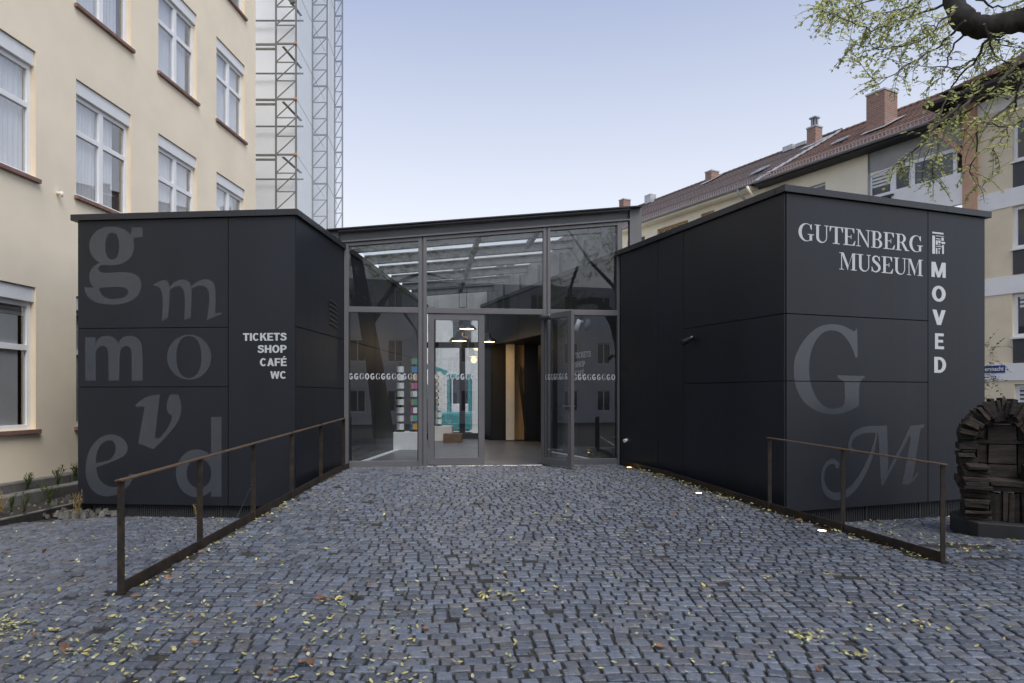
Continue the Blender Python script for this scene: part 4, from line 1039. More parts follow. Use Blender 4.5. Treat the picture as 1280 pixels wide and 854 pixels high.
for z0, z1 in ((2.17, 2.72), (4.97, 5.53), (7.77, 8.35)): obj('white_band', MB().box(FA, uP1 + .002, FA.L, .022, .045, z0, z1), M['bandwhite'], nearh)
obj('top_band', MB().box(FA, uP1 + .002, FA.L, .022, .05, 10.95, 11.4), M['bandwhite'], nearh)
obj('pillar', MB().box(FA, uP0, uP1, -.5, .16, -.4, 11.5), M['terracotta'], nearh)
obj('strut', MB().beam(FA.p(uP0 + .02, .10, 9.9), FA.p(uP0 - .85, .62, 11.05), .13, .13), M['terracotta'], nearh)
# roofs: eave out over the wall, ridge behind
def roof_(root, u0, u1, ze, ov, m, rise=3.0, run=5.2, name='roof'):
    mb = MB(); sl = math.hypot(run + ov, rise)
    k = 16
    for i in range(k):                                   # lapped tile courses, each a little proud of the next
        t0, t1 = i/k, (i+1)/k; n0, n1 = ov - (run+ov)*t0, ov - (run+ov)*t1
        z0, z1 = ze + rise*t0 + .05, ze + rise*t1 + .012
        mb.face(FA.p(u0, n0, z0), FA.p(u1, n0, z0), FA.p(u1, n1, z1), FA.p(u0, n1, z1)); mb.face(FA.p(u0, n0, z0 - .045), FA.p(u1, n0, z0 - .045), FA.p(u1, n0, z0), FA.p(u0, n0, z0))
    uvf = lambda p: ((p - FA.O).dot(FA.U), ((p - FA.O).dot(FA.N) - ov) * -1.155)
    o = obj(name, mb, m, root, uv=uvf)
    g = MB(); g.face(FA.p(u1, ov, ze), FA.p(u1, -run, ze), FA.p(u1, -run, ze + rise)); g.face(FA.p(u0, -run, ze), FA.p(u0, ov, ze), FA.p(u0, -run, ze + rise))
    g.face(FA.p(u0, -run, ze + rise), FA.p(u1, -run, ze + rise), FA.p(u1, -2*run - ov, ze), FA.p(u0, -2*run - ov, ze)); obj('gable', g, m, root, uv=uvf)
    rt = MB(); L_ = u0
    while L_ < u1: rt.tube([FA.p(L_, -run, ze + rise + .03), FA.p(min(L_ + .38, u1), -run, ze + rise + .03)], [.11, .09], 8); L_ += .38
    obj('ridge_tiles', rt, m, root, uv=uvf)
    return lambda u, t: FA.p(u, ov - (run+ov)*t, ze + rise*t + .05)
def eave(root, u0, u1, ze, ov, soff, guard=True):
    obj('soffit', MB().box(FA, u0, u1, .05, ov - .02, ze - .14, ze - .03), soff, root)
    gt = MB()
    for i in range(7):
        a0, a1 = math.pi*(1 + i/7), math.pi*(1 + (i+1)/7)
        q = lambda a, u: FA.p(u, ov + .07 + .075*math.cos(a), ze + .02 + .075*math.sin(a))
        gt.face(q(a0, u0), q(a0, u1), q(a1, u1), q(a1, u0))
    obj('gutter', gt, M['gutter'], root)
    if guard:
        gm_ = MB()
        for z in (.06, .24): gm_.beam(FA.p(u0, ov - .3, ze + .14 + z), FA.p(u1, ov - .3, ze + .14 + z), .03, .03)
        u = u0
        while u < u1: gm_.beam(FA.p(u, ov - .3, ze + .16), FA.p(u, ov - .3, ze + .40), .03, .03, (1, 0, 0)); u += .15
        obj('snow_guard', gm_, M['guard'], root)
ov = .62
roofF = roof_(far, -6, uS + .35, ZE, ov - .1, M['tilegrey'], 3.45, 5.4)
eave(far, -6, uS - .02, ZE, ov - .1, M['apwall'])
uC = up(1176)
roofN = roof_(nearh, uS + .36, uP0 - .2, 11.12, ov, M['tilered'], 3.3, 5.2)
eave(nearh, uS + .36, uC, 11.12, ov, M['soffit'])
roofR = roof_(nearh, uP0 - .198, FA.L, 11.75, 1.15, M['tilered'], 3.0, 5.0, 'roof_right')
obj('soffit', MB().box(FA, uC, FA.L, -1.5, 1.12, 11.52, 11.62), M['soffit'], nearh)
fz = MB()
for i in range(24):
    t = i/24; p, q = roofN(uS + .36, t), roofN(uS + .36, (i+1)/24); fz.beam(p + Vector((0, 0, .05)), q + Vector((0, 0, .05 + .03*(i % 2))), .22, .05)
obj('verge_flashing', fz, M['zinc'], nearh)
def chimney(root, u, t, w_, d, z1, rf, pot=False):
    p = rf(u, t); mb = MB(); F_ = Fr((0, 0), (1, 0)); n = (p - FA.O).dot(FA.N)
    mb.box(FA, u - w_/2, u + w_/2, n - d/2, n + d/2, p.z - .6, z1)
    uvf = lambda q: ((q - FA.O).dot(FA.U) + (q - FA.O).dot(FA.N), q.z)
    c = obj('chimney', mb, M['brick'], root, uv=uvf)
    obj('chimney_cap', MB().box(FA, u - w_/2 - .03, u + w_/2 + .03, n - d/2 - .03, n + d/2 + .03, z1, z1 + .07), M['zinc'], c)
    fl_ = MB(); a, b = rf(u - w_/2 - .1, max(t - .12, 0)), rf(u + w_/2 + .15, max(t - .12, 0)); c2_, d2_ = rf(u + w_/2 + .45, t + .06), rf(u - w_/2 - .1, t + .06)
    fl_.face(*[v + Vector((0, 0, .06)) for v in (a, b, c2_, d2_)]); obj('flashing', fl_, M['zinc'], c)
    if pot: 
        pt = MB()
        for k in range(8): an = k*math.pi/4; pt.box(FA, u + .13*math.cos(an) - .03, u + .13*math.cos(an) + .03, n + .13*math.sin(an) - .03, n + .13*math.sin(an) + .03, z1 + .07, z1 + .52)
        pt.box(FA, u - .18, u + .18, n - .18, n + .18, z1 + .48, z1 + .55); obj('flue', pt, M['gutter'], c)
def chim_px(px, t, rf, py):
    """position along the row for a stack whose middle is seen at photo column px; top seen at row py"""
    best = min((abs(CX + FPX*rf(u, t).x/rf(u, t).y - px), u) for u in [i*.02 for i in range(-300, int(FA.L*50))])[1]
    p = rf(best, t); return best, EYE + (HY - py)/FPX*p.y
u, z = chim_px(1102, .50, roofN, 119); chimney(nearh, u, .50, .80, .85, z, roofN)
u, z = chim_px(1018, .90, roofN, 161); chimney(nearh, u, .90, .5, .5, z, roofN, True)
u, z = chim_px(890, .93, roofF, 216); chimney(far, u, .93, .5, .6, z, roofF)
u, z = chim_px(781, .93, roofF, 251); chimney(far, u, .93, .5, .6, z, roofF)
for px, py in ((813, 244), (988, 183), (1004, 179)):
    u, z = chim_px(px, .97, roofF, py); p = roofF(u, .97); obj('roof_vent', MB().box(FA, u - .3, u + .3, (p-FA.O).dot(FA.N) - .25, (p-FA.O).dot(FA.N) + .25, p.z - .1, z), M['zinc'], far)
def skylight(root, rf, px, t0, t1, wd):
    u, _ = chim_px(px, (t0+t1)/2, rf, 0); mb = MB(); o_ = Vector((0, 0, .09))
    mb.face(rf(u - wd/2, t0) + o_, rf(u + wd/2, t0) + o_, rf(u + wd/2, t1) + o_, rf(u - wd/2, t1) + o_); s = obj('skylight', mb, M['zinc'], root)
    o_ = Vector((0, 0, .105)); mb = MB(); mb.face(rf(u - wd/2 + .08, t0 + .02) + o_, rf(u + wd/2 - .08, t0 + .02) + o_, rf(u + wd/2 - .08, t1 - .02) + o_, rf(u - wd/2 + .08, t1 - .02) + o_); obj('skylight_pane', mb, M['farglass'], s)
skylight(nearh, roofN, 1050, .42, .52, .6); skylight(far, roofF, 950, .34, .46, .7)
for px, y0, y1, root, m in ((934, 0, 0, far, M['gutter']), (946, 0, 0, nearh, M['cream'])):
    u = up(px); mb = MB(); mb.tube([FA.p(u, ov, 11.1), FA.p(u + .1, ov - .05, 10.85), FA.p(u + .35, .12, 10.3), FA.p(u + .35, .12, -.2)], .06, 8); obj('downpipe', mb, m, root, True)
# street sign and house number on the lowest white band
ss = thing('street_sign', 'blue street name plate with white letters on the white band', 'street sign', FA.p(up(1244), .05, 2.45))
a, b = up(1229), up(1257.5)
obj('plate', MB().box(FA, a, b, .046, .06, 2.43, 2.67), M['blue'], ss)
mb = MB(); text(mb, FA, 'ersnacht', up(1232.5), up(1256), 2.49, .10, .0625, .02, 'e'); obj('lettering', mb, M['white'], ss)
hn = thing('house_number', 'small blue house number plate below the street sign', 'house number', FA.p(up(1243), .05, 2.28))
obj('plate', MB().box(FA, up(1240), up(1246), .046, .055, 2.22, 2.33), M['blue'], hn)
for c_, a_, b_ in (('1', 1240.8, 1242.4), ('8', 1242.9, 1245.2)): mb = MB(); text(mb, FA, c_, up(a_), up(b_), 2.235, .08, .058, .02, '1'); obj('digit', mb, M['white'], hn)

# ------------------------------------------------------------------ handrails
def railing(name, label, line, Y0, Y1, npost, hz_, side, kerb_to):
    t = thing(name, label, 'handrail', (line(Y0), Y0, hz_(Y0)))
    F_ = Fr((line(Y0), Y0), (line(Y1), Y1))
    for i in range(npost):
        Y = Y0 + (Y1 - Y0)*i/(npost - 1); u = F_.L*i/(npost - 1)
        o = obj('post', MB().box(F_, u - .006, u + .006, -.03, .03, hz_(Y) - .25, hz_(Y) + .93), M['corten'], t, bevel=.002)
        cc = MB(); cc.box(F_, u - .018, u + .018, -.034, .034, hz_(Y) - .05, hz_(Y) + .006)
        if i == 2: cc.tube([F_.p(u + .006, .0, hz_(Y) + .42), F_.p(u + .03, .0, hz_(Y) + .42)], .012, 8)
        obj('post_foot', cc, M['corten'], o)
    a, b = F_.p(-.035, 0, hz_(Y0) + .936), F_.p(F_.L + .03, 0, hz_(Y1) + .936)
    obj('handrail', MB().beam(a, b, .066, .013), M['cortentop'], t, bevel=.002)
    Ye = kerb_to; ue_ = F_.L*(Ye - Y0)/(Y1 - Y0)
    k = 8; mb = MB()
    pts = [(ue_*i/k, hz_(Y0 + (Ye - Y0)*i/k)) for i in range(k + 1)]
    bq = len(mb.v)
    for u, z in pts:
        yk = Y0 + (Ye - Y0)*(u/ue_)
        for n, dz in ((-.007, -.45), (.007, -.45), (.007, .085), (-.007, .085)): mb.v.append(Vector((line(yk), yk, z + dz)) + F_.N*n)
    for i in range(k):
        for j_ in range(4): mb.f.append((bq+i*4+j_, bq+i*4+(j_+1) % 4, bq+(i+1)*4+(j_+1) % 4, bq+(i+1)*4+j_))
    mb.f += [(bq+3, bq+2, bq+1, bq), (bq+k*4, bq+k*4+1, bq+k*4+2, bq+k*4+3)]
    obj('kerb_plate', mb, M['corten'], t)
    return t, F_
rl, FH = railing('ramp_railing', 'long rusty steel handrail with six posts along the left edge of the ramp', XL, 5.69, 12.48, 6, hC, 1, 12.85)
obj('brace_cable', MB().tube([(XL(8.4) - .01, 8.4, hC(8.4) + .42), (XL(8.4) - .45, 8.75, hL(8.7) + .0)], .004, 5), M['chrome'], rl)
rr_, FH2 = railing('ramp_railing', 'short rusty steel handrail with three posts in front of the right pavilion', XR, 6.59, 8.94, 3, hC, -1, 13.35)
obj('brace_cable', MB().tube([(XR(6.65), 6.65, hC(6.6) + .45), (XR(8.0) + .9, 8.6, hR(8.6))], .004, 5), M['chrome'], rr_)
# little ground lights along the right kerb
for i, (px, py, Y, lb) in enumerate(((786.5, 584.0, 12.75, 'lit ground light close to the glass front at the right kerb'), (873.5, 616, 10.0, 'lit ground light halfway along the right kerb'), (1027.5, 664.5, 7.75, 'lit ground light nearest the camera before the right handrail'))):
    X = (px - CX)/FPX*Y; g = hC(Y)
    t = thing('ground_light', lb, 'ground light', (X, Y, g), 'ground lights along the ramp')
    obj('rim', MB().lathe((X, Y, g - .02), [(.062, 0), (.062, .032), (.046, .034), (.046, .02)], 20), M['chrome'], t)
    obj('lens', MB().lathe((X, Y, g - .02), [(.046, .03), (.03, .036), (0, .037)], 20), M['led'], t, True)
# small silver post lamp by the right door post
sp = thing('bollard_spot', 'small silver spot on a thin stake at the foot of the right door post', 'spotlight', (2.22, 13.2, .32))
obj('stake', MB().tube([(2.22, 13.2, .30), (2.26, 13.22, .80)], .012, 6), M['steel'], sp); obj('spot_head', MB().tube([(2.16, 13.15, .80), (2.28, 13.22, .83)], [.035, .025], 10), M['white'], sp)

# ------------------------------------------------------------------ wooden block chair
ch0 = Vector((6.21, 8.62, .13)); ang = R(-29)
def cl(x, y, z):
    x *= .90; c, s = math.cos(ang), math.sin(ang); return Vector((ch0.x + x*c - y*s, ch0.y + x*s + y*c, z))
base = thing('chair_base', 'low dark octagonal base slab under the wooden chair sculpture', 'base', (ch0.x, ch0.y, -.1))
oct_ = [cl(x, y, 0) for x, y in ((-.62, .25), (-.62, -.22), (-.36, -.58), (.36, -.58), (.66, -.2), (.66, .45), (.3, .68), (-.35, .68))]
obj('slab', MB().prism([(p.x, p.y) for p in oct_], -.16, .13), M['chairbase'], base, bevel=.012)
chair = thing('wooden_chair', 'armchair sculpture stacked from dark weathered wooden blocks', 'sculpture', ch0)
rc_ = random.Random(5)
def blockw(x0, x1, y0, y1, z0, z1, rot=0, j=.009):
    mb = MB(); cx_, cz_ = (x0+x1)/2, (z0+z1)/2
    for z in (z0, z1):
        for x, y in ((x0, y0), (x1, y0), (x1, y1), (x0, y1)):
            dx, dz = x - cx_, z - cz_; xx = cx_ + dx*math.cos(rot) - dz*math.sin(rot); zz = cz_ + dx*math.sin(rot) + dz*math.cos(rot)
            mb.v.append(cl(xx + rc_.uniform(-j, j), y + rc_.uniform(-j, j), zz + rc_.uniform(-j, j)))
    mb.f += [(0, 3, 2, 1), (4, 5, 6, 7)] + [(i, (i+1) % 4, 4+(i+1) % 4, 4+i) for i in range(4)]
    obj('wood_block', mb, M['chairwood'], chair, bevel=.006)
zb = .13; zc = 1.12
for i in range(25):                                          # the arch
    a = math.pi*(i + .5)/25 ; rm_ = .405 + rc_.uniform(-.025, .025); x, z = rm_*math.cos(a), zc + rm_*math.sin(a)*1.0
    wd = .062*rc_.uniform(.8, 1.1); hh = .21 + rc_.uniform(-.025, .025)
    y0 = -.02 + rc_.uniform(-.10, .07)
    blockw(x - hh/2, x + hh/2, y0, .48, z - wd/2, z + wd/2, a)
for i in range(9):
    a = math.pi*(i + .5)/9; x, z = .27*math.cos(a), zc + .27*math.sin(a); blockw(x - .045, x + .045, .04 + rc_.uniform(-.03, .03), .40, z - .045, z + .045, a)
for s in (-1, 1):                                            # side stacks
    z = zb
    while z < zc:
        h = rc_.uniform(.035, .13); x0 = .31 + rc_.uniform(-.02, .03); x1 = .52 + rc_.uniform(-.03, .03) - (.04 if z < .4 else 0)
        if h > .09 and rc_.random() < .7:
            xm = (x0 + x1)/2
            blockw(s*x0, s*xm, rc_.uniform(-.08, .0), .46, z, z + h - .006); blockw(s*(xm + .006), s*x1, rc_.uniform(-.06, .02), .46, z, z + h - .006)
        else: blockw(s*x0, s*x1, rc_.uniform(-.10, .03), .47, z, z + h - .006)
        z += h
    z = zb                                                   # arms
    while z < .80:
        h = rc_.uniform(.03, .065); blockw(s*(.20 + rc_.uniform(-.03, .02)), s*(.47 + rc_.uniform(-.02, .04)), -.42 + rc_.uniform(-.05, .06), .0, z, z + h - .006); z += h
    for k in range(0): blockw(s*(.25 + .07*k), s*(.31 + .07*k), -.47 + rc_.uniform(-.02, .02), -.40, zb, .50)
rowsb = [(.62, .80), (.80, 1.05), (1.05, 1.10), (1.10, 1.30), (1.30, 1.34)]
for (z0, z1) in rowsb:                                       # inner back boards
    d = rc_.uniform(.05, .10)
    if z1 - z0 > .1:
        blockw(-.17, .16, d - .03, .40, z0 + .004, z1 - .006); blockw(-.31, -.18, d, .40, z0, z1 - .006); blockw(.17, .31, d + .01, .40, z0, z1 - .006)
    else: blockw(-.30, .30, d - .02, .40, z0, z1 - .004)
for i in range(7): blockw(-.27 + .077*i, -.27 + .077*i + .07, -.01 + rc_.uniform(0, .04), .40, 1.34, 1.34 + .06 + .07*math.sin(math.pi*(i+.5)/7))
blockw(-.20, .22, -.40, .16, .56, .63)                       # seat and front
for i in range(6): blockw(-.20 + .07*i, -.20 + .07*i + .064, -.36 + rc_.uniform(-.02, .03), -.2, zb, .47 + rc_.uniform(-.02, .03))
blockw(-.2, .22, -.37, -.1, .49, .555)
# drain patch and pale box behind the chair
tag(obj('pale_stone', MB().box(W0, 7.25, 7.55, 11.0, 11.3, -.3, .10), M['bandwhite'], None, bevel=.01), 'pale stone block behind the wooden chair at the pavilion corner', 'stone')
dr = MB(); dr.prism([(3.95, 6.2), (4.95, 6.0), (5.4, 6.7), (4.3, 6.9)], .0, .012)

# ------------------------------------------------------------------ tree over the right corner
tr = thing('tree', 'old tree with thick dark bough and yellowing leaves hanging over the right corner', 'tree', (6.2, 4.6, 0))
tp0 = [(6.2, 4.6, -.2), (6.05, 4.7, 1.2), (5.9, 4.8, 2.6), (5.5, 5.0, 3.9), tuple(at(1400, 30, 5.4)), tuple(at(1330, 18, 5.5)), tuple(at(1275, 26, 5.5)), tuple(at(1232, 34, 5.5)), tuple(at(1207, 26, 5.5)), tuple(at(1194, 8, 5.6)), tuple(at(1186, -25, 5.7)), tuple(at(1180, -90, 6.0))]
tp = tp0; rad0 = [.42, .34, .30, .24, .13, .11, .092, .088, .085, .072, .055, .04]; tq = []; rq = []; rt_ = random.Random(77)
for i in range(len(tp0) - 1):
    for k in range(6):
        t_ = k/6; P_ = [Vector(tp0[max(i-1, 0)]), Vector(tp0[i]), Vector(tp0[i+1]), Vector(tp0[min(i+2, len(tp0)-1)])]
        tq.append(.5*((2*P_[1]) + (P_[2]-P_[0])*t_ + (2*P_[0]-5*P_[1]+4*P_[2]-P_[3])*t_*t_ + (3*P_[1]-P_[0]-3*P_[2]+P_[3])*t_**3))
        rq.append((rad0[i]*(1-t_) + rad0[i+1]*t_)*rt_.uniform(.90, 1.10))
tb = MB(); tb.tube(tq, rq, 18)
tb.v = [v + rvec(rt_)*.006 for v in tb.v]
obj('trunk', tb, M['bark'], tr, True)
lb = MB(); lb.tube([tp[3], (5.9, 4.2, 5.2), (6.4, 3.6, 7.0), (6.6, 3.2, 8.6)], [.12, .10, .07, .03], 10); lb.tube([(5.9, 4.2, 5.2), (5.0, 3.6, 6.4), (4.2, 3.4, 7.6)], [.07, .05, .02], 8)
obj('limb', lb, M['bark'], tr, True)
tws = [
 ([(1190, 0), (1140, 22), (1090, 38), (1050, 22), (1022, 10)], 5.6, 34), ([(1200, 18), (1150, 52), (1110, 62), (1058, 55)], 5.7, 30), ([(1205, 26), (1175, 58), (1140, 78), (1100, 104), (1062, 66)], 5.5, 26),
 ([(1185, -20), (1130, -8), (1080, 4), (1035, 20)], 5.9, 36), ([(1180, -50), (1120, -25), (1060, -10), (1028, 2)], 6.0, 34), ([(1190, -30), (1150, 2), (1120, 12), (1090, 18)], 5.4, 30),
 ([(1240, 40), (1215, 80), (1190, 108), (1172, 150), (1160, 190), (1150, 230)], 5.4, 26), ([(1285, 60), (1250, 105), (1215, 135), (1180, 158), (1140, 195)], 5.2, 34),
 ([(1300, 105), (1255, 138), (1222, 168), (1214, 215), (1232, 240)], 5.0, 34), ([(1310, 85), (1262, 122), (1225, 118), (1190, 132)], 5.1, 34), ([(1250, 36), (1230, 68), (1200, 86), (1160, 84), (1100, 70)], 5.8, 26),
 ([(1275, 95), (1268, 135), (1258, 168), (1240, 190)], 4.9, 28), ([(1215, 120), (1182, 160), (1170, 195), (1163, 215), (1170, 228)], 5.1, 26), ([(1200, 130), (1160, 170), (1130, 200), (1112, 215)], 5.3, 24),
 ([(1320, 140), (1285, 150), (1255, 160), (1225, 150), (1200, 165)], 4.9, 34), ([(1235, 38), (1250, 56), (1290, 60)], 5.5, 10), ([(1210, -10), (1240, 10), (1275, 5), (1300, -10)], 5.6, 20),
 ([(1230, 30), (1245, 70), (1290, 95)], 5.4, 22), ([(1195, 10), (1170, 34), (1150, 30)], 5.3, 16), ([(1215, 30), (1190, 60), (1178, 95), (1150, 120)], 5.6, 18)]
tg = MB(); lfA = MB(); lfB = MB(); r = random.Random(9); LS_ = 1.0
def pinnate(p, d, L):
    """a twig end with leaflets on both sides"""
    d = d.normalized(); k = r.randint(4, 7); q = Vector(p)
    pts = [q.copy()]
    for i in range(k):
        d = (d + Vector((0, 0, -.14)) + rvec(r)*.14).normalized(); q = q + d*L/k; pts.append(q.copy())
        s = d.cross(Vector((0, 0, 1))); s = s.normalized() if s.length > .05 else Vector((1, 0, 0))
        for sg in (-1, 1):
            if r.random() < .14: continue
            leaf_at(lfA if r.random() < .74 else lfB, q, d*.6 + s*sg*.9 + rvec(r)*.35, Vector((r.uniform(-.4, .4), r.uniform(-.6, .2), 1)), LS_*r.uniform(.026, .047), LS_*r.uniform(.018, .030))
    tg.tube(pts, [.0022]*(len(pts)-1) + [.001], 3, False)
for pts, Y, cnt in tws:
    P = [at(x, y, Y + .25*math.sin(i*1.7 + Y*9)) for i, (x, y) in enumerate(pts)]
    Q = []
    for i in range(len(P) - 1):
        for k in range(5): Q.append(P[i].lerp(P[i+1], k/5) + rvec(r)*.012)
    Q.append(P[-1]); n_ = len(Q)
    tg.tube(Q, [.010*(1 - i/n_)**1.4 + .0018 for i in range(n_)], 5)
    for c in range(int(cnt*(1.35 if pts[-1][1] < 110 else .58))):
        i = min(n_ - 2, int(n_*(.12 + .88*r.random()**.8))); d = (Q[i+1] - Q[i]).normalized()
        pinnate(Q[i], d*.5 + rvec(r)*.9 + Vector((0, 0, -.15)), r.uniform(.10, .26))
LS_ = 2.0
for i in range(360):                                         # rest of the crown, out of frame above and to the right
    c = Vector((r.uniform(3.9, 7.6), r.uniform(2.2, 6.2), r.uniform(6.2, 9.2)))
    if c.z < 6.6 and c.x < 4.6: continue
    for _ in range(2): pinnate(c + rvec(r)*.3, rvec(r), .3)
obj('twigs', tg, M['twig'], tr); obj('crown', lfA, M['leafg'], tr); obj('crown_yellow', lfB, M['leafy'], tr)
# trees and houses on the street behind the camera: they show in the glass
t2 = thing('tree', 'leaning street tree behind the viewer, mirrored in the left glass pane', 'tree', (-1.95, -1.8, 0))
tb = MB(); tb.tube([(-1.85, -1.8, -.2), (-2.0, -1.8, 1.2), (-2.25, -1.8, 3.0), (-2.6, -1.8, 5.0), (-3.0, -1.6, 7.5)], [.46, .38, .34, .30, .22], 14)
obj('trunk', tb, M['bark'], t2, True)
lb = MB(); lb.tube([(-2.5, -1.8, 4.4), (-1.9, -2.0, 5.3), (-1.1, -2.1, 5.2), (-.55, -2.1, 4.4), (-.35, -2.1, 3.4)], [.13, .10, .07, .04, .02], 8); lb.tube([(-2.6, -1.8, 5.0), (-3.5, -2, 6.2), (-4.4, -2.2, 6.8)], [.15, .1, .05], 8)
lb.tube([(-2.3, -1.8, 4.9), (-1.4, -2.3, 6.3), (-.2, -2.6, 6.9), (.9, -2.6, 6.6)], [.14, .1, .06, .03], 8)
obj('limb', lb, M['bark'], t2, True)
lfA = MB(); tg = MB(); lfB = lfA
LS_ = 2.6
for i in range(900):
    c = Vector((r.gauss(-1.9, 2.2), r.gauss(-2.4, 1.3), r.gauss(7.4, 1.1)))
    if c.z < 5.4: continue
    pinnate(c, rvec(r), .45)
obj('crown', lfA, M['leafg'], t2); obj('twigs', tg, M['twig'], t2)
def slab_house(name, label, x0, x1, y, h, facing, m, ww=.95, wh=1.35, pu=2.2, pz=3.0, z0=.7, depth=9, first=.8):
    F_ = Fr((x1, y), (x0, y)) if facing > 0 else Fr((x0, y), (x1, y))
    t = thing(name, label, 'building', ((x0+x1)/2, y, 0)); ops = []
    z = z0
    while z + wh < h - .5:
        u = first
        while u + ww < F_.L - .3: ops.append((u, u + ww, z, z + wh)); u += pu
        z += pz
    mb = MB(); wall(mb, F_, 0, F_.L, -.4, h, ops, 0, .15)
    for a, b in ((0, -depth),):
        mb.face(F_.p(0, 0, -.4), F_.p(0, 0, h), F_.p(0, b, h), F_.p(0, b, -.4)); mb.face(F_.p(F_.L, 0, h), F_.p(F_.L, 0, -.4), F_.p(F_.L, b, -.4), F_.p(F_.L, b, h)); mb.face(F_.p(0, 0, h), F_.p(F_.L, 0, h), F_.p(F_.L, b, h), F_.p(0, b, h))
    obj('wall', mb, m, t)
    for (a, b, c, d) in ops:
        fm = MB(); fm.box(F_, a, a + .07, -.14, -.08, c, d); fm.box(F_, b - .07, b, -.14, -.08, c, d); fm.box(F_, a + .07, b - .07, -.14, -.08, d - .07, d); fm.box(F_, a + .07, b - .07, -.14, -.08, c, c + .07); fm.box(F_, (a+b)/2 - .03, (a+b)/2 + .03, -.14, -.085, c + .07, d - .07)
        wn = obj('window', fm, M['upvc'], t); obj('pane', MB().box(F_, a + .07, b - .07, -.13, -.12, c + .07, d - .07), M['farglass'], wn)
    return t
LS_ = 1.0
slab_house('street_building', 'pale street house behind the viewer, mirrored in the glass front', -22, 16, -15, 8.6, 1, M['rearwall'])
slab_house('white_house', 'white house with windows seen far through the foyer back wall', -4.2, 3.5, 36, 9.5, -1, M['bandwhite'], 1.1, 1.5, 2.3, 3.0, 1.2, 8, 1.0)
# turquoise digger outside the back wall
dg = thing('mini_digger', 'turquoise mini digger parked outside behind the foyer', 'digger', (-2.0, 26.3, -.25))
o = at(565, 520, 26.3); X = o.x
obj('body', MB().box(W0, X - .85, X + .75, 25.7, 26.9, .35, 1.05), M['cyan'], dg, bevel=.06)
obj('track', MB().box(W0, X - .9, X + .8, 25.55, 25.85, -.25, .25), M['rubber'], dg, bevel=.1); obj('track', MB().box(W0, X - .9, X + .8, 26.75, 27.05, -.25, .25), M['rubber'], dg, bevel=.1)
cb = MB()
for x in (X - .1, X + .7):
    for y in (25.8, 26.8): cb.beam((x, y, 1.05), (x, y, 2.4), .08, .08)
cb.box(W0, X - .16, X + .76, 25.74, 26.86, 2.4, 2.5); obj('cab', cb, M['cyan'], dg)
bm2 = MB(); bm2.beam((X - .5, 26.2, 1.0), (X - 1.5, 26.2, 3.0), .18, .22); bm2.beam((X - 1.5, 26.2, 3.0), (X - .2, 26.2, 2.55), .16, .2); obj('boom', bm2, M['cyan'], dg)
# shrub between the right pavilion and the apartment house
sh = thing('shrub', 'green leafy shrub at the back corner of the right pavilion', 'shrub', (10.2, 14.2, -.2))
lfA = MB(); lfB = lfA; tg = MB(); LS_ = 1.9
for i in range(60):
    c = Vector((9.78 + r.gauss(0, .17), 14.2 + r.gauss(0, .25), r.uniform(1.0, 2.75))); pinnate(c, rvec(r), .42)
tg.tube([(9.6, 14.2, -.3), (9.6, 14.2, 1.3), (9.7, 14.2, 2.5)], [.04, .03, .01], 6)
obj('foliage', lfA, M['weed'], sh); obj('stem', tg, M['twig'], sh)

# ------------------------------------------------------------------ fallen leaves
def leaf_mesh(name, m, kind):
    mb = MB()
    if kind == 0: ring_ = [(0, 0), (.28, .20), (.62, .19), (1, 0), (.62, -.19), (.28, -.20)]
    elif kind == 1: ring_ = [(0, 0), (.25, .26), (.65, .22), (.9, .05), (1, -.02), (.6, -.26), (.22, -.22)]
    else: ring_ = [(0, 0), (.05, .3), (.32, .28), (.35, .55), (.6, .28), (1, .0), (.62, -.27), (.34, -.5), (.3, -.27), (.02, -.3)]
    b = 0; mb.v = [Vector((.5, 0, .0))] + [Vector((x - 0, y, .45*abs(y)**1.1 + .5*(x - .5)**2)) for x, y in ring_]
    k = len(ring_); mb.f = [(0, 1 + i, 1 + (i+1) % k) for i in range(k)]
    me = bpy.data.meshes.new(name); me.from_pydata([v - Vector((.5, 0, 0)) for v in mb.v], [], mb.f); me.materials.append(m); return me
LM = [leaf_mesh('fallen_leaf', M['fally'], 0), leaf_mesh('fallen_leaf', M['fallg'], 0), leaf_mesh('fallen_leaf', M['fallp'], 1), leaf_mesh('fallen_leaf', M['fally'], 1), leaf_mesh('fallen_leaf', M['leafb'], 2)]
LB_ = ['small narrow yellow leaf fallen on the cobbles', 'small narrow green leaf fallen on the cobbles', 'pale oval leaf fallen on the cobbles', 'broad yellow leaf fallen on the cobbles', 'brown lobed leaf fallen on the cobbles']
GRP = ['fallen narrow yellow leaves', 'fallen narrow green leaves', 'fallen pale oval leaves', 'fallen broad yellow leaves', 'fallen brown leaves']
r = random.Random(21); L_ = []
def add(px, py, spread=0):
    for _ in range(4):
        Y = EYE*FPX/(py - HY); X = (px - CX)/FPX*Y
        for it in range(6): z = ground_z(X, Y); Y = (EYE - z)*FPX/(py - HY); X = (px - CX)/FPX*Y
    L_.append((X + r.gauss(0, spread), Y + r.gauss(0, spread)))
for _ in range(1500):                                          # loose scatter, by area of paving
    y = 3.9 + 9*r.random()**.9; L_.append((r.uniform(-.8, .8)*y, y))
for _ in range(420): y = r.uniform(3.9, 5.6); L_.append((r.uniform(-.75, -.12)*y, y))
for _ in range(320): y = 6.6 + 6.5*r.random(); L_.append((XR(y) - abs(r.gauss(0, .16)) - .03, y))
for _ in range(200): y = 9.5 + 3.7*r.random(); L_.append((XR(y) - abs(r.gauss(0, .3)) - .03, y))
for _ in range(160): y = 5.7 + 4*r.random(); L_.append((XL(y) + abs(r.gauss(0, .13)) + .03, y))
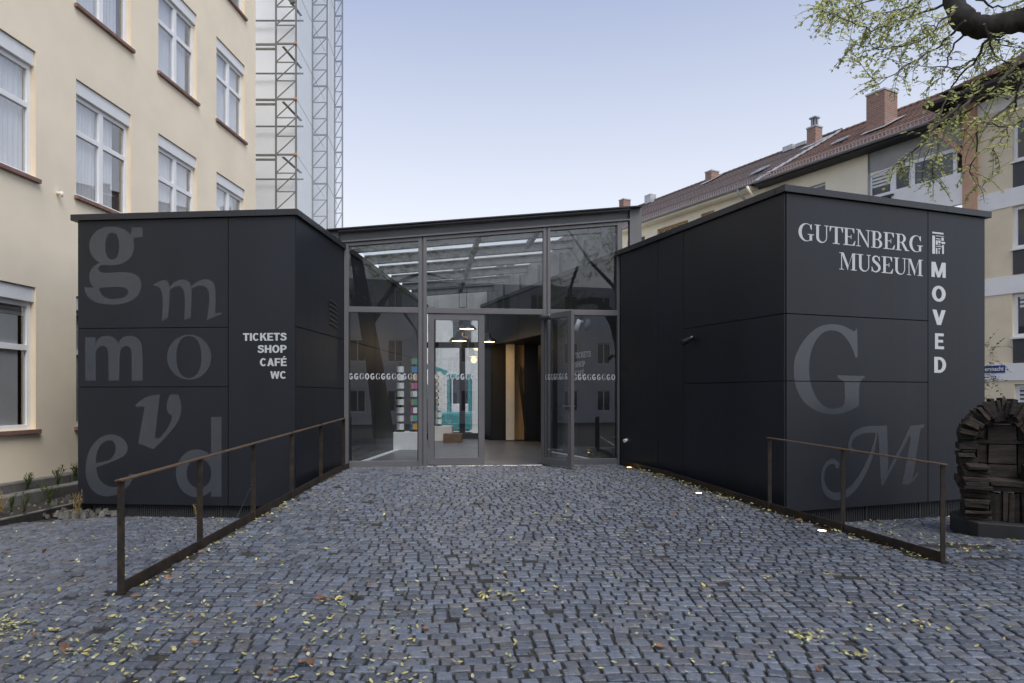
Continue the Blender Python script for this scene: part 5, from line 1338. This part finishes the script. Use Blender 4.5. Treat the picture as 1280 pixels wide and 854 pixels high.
for px, py, n, s in ((15, 785, 30, .09), (45, 800, 12, .12), (160, 810, 16, .12), (90, 820, 14, .15), (415, 750, 12, .07), (625, 745, 26, .10), (1010, 797, 26, .07), (1070, 820, 12, .05), (1130, 780, 12, .12), (700, 650, 8, .08), (165, 735, 8, .05), (1210, 690, 22, .22), (1180, 680, 20, .2), (1120, 668, 16, .15), (1100, 655, 20, .25), (200, 640, 12, .3), (260, 650, 12, .2)):
    for _ in range(int(n*1.7)): add(px, py, s)
PL = []
for x, y in L_:
    if y < 3.3 or blocked(x, y, False) and abs(x - XR(y)) > .12: continue
    if y > 12.9: continue
    if abs(x - XL(y)) < .02 and y > 5.7: continue
    k = r.choices(range(5), (40, 16, 26, 15, 3))[0]; sz = r.triangular(.020, .060, .032) if k != 4 else r.uniform(.04, .07)
    PL.append((x, y, ground_z(x, y) + .008 + r.uniform(0, .010), sz, r.uniform(0, 6.28), r.gauss(0, .32), r.gauss(0, .32), k))
PL.sort(key=lambda q: -(q[3]/q[1]) if in_view(q) else 0)
for q in PL[:300]:
    o = bpy.data.objects.new('fallen_leaf', LM[q[7]]); C.objects.link(o); o.location = q[:3]; o.rotation_euler = (q[5], q[6], q[4]); o.scale = (q[3],)*3
    tag(o, LB_[q[7]], 'leaf', GRP[q[7]])
for k in range(5):
    pass
mv = []; mf = []; mi = []
for q in PL[300:]:
    me = LM[q[7]]; T = Matrix.Translation(q[:3]) @ Matrix.Rotation(q[4], 4, 'Z') @ Matrix.Rotation(q[5], 4, 'X') @ Matrix.Rotation(q[6], 4, 'Y') @ Matrix.Scale(q[3], 4)
    b = len(mv); mv += [T @ v.co for v in me.vertices]; mf += [tuple(b + i for i in p.vertices) for p in me.polygons]; mi += [q[7]]*len(me.polygons)
me = bpy.data.meshes.new('leaf_litter'); me.from_pydata(mv, [], mf)
for m in ('fally', 'fallg', 'fallp', 'fally', 'leafb'): me.materials.append(M[m])
me.polygons.foreach_set('material_index', mi)
o = bpy.data.objects.new('leaf_litter', me); C.objects.link(o); stuff(o)
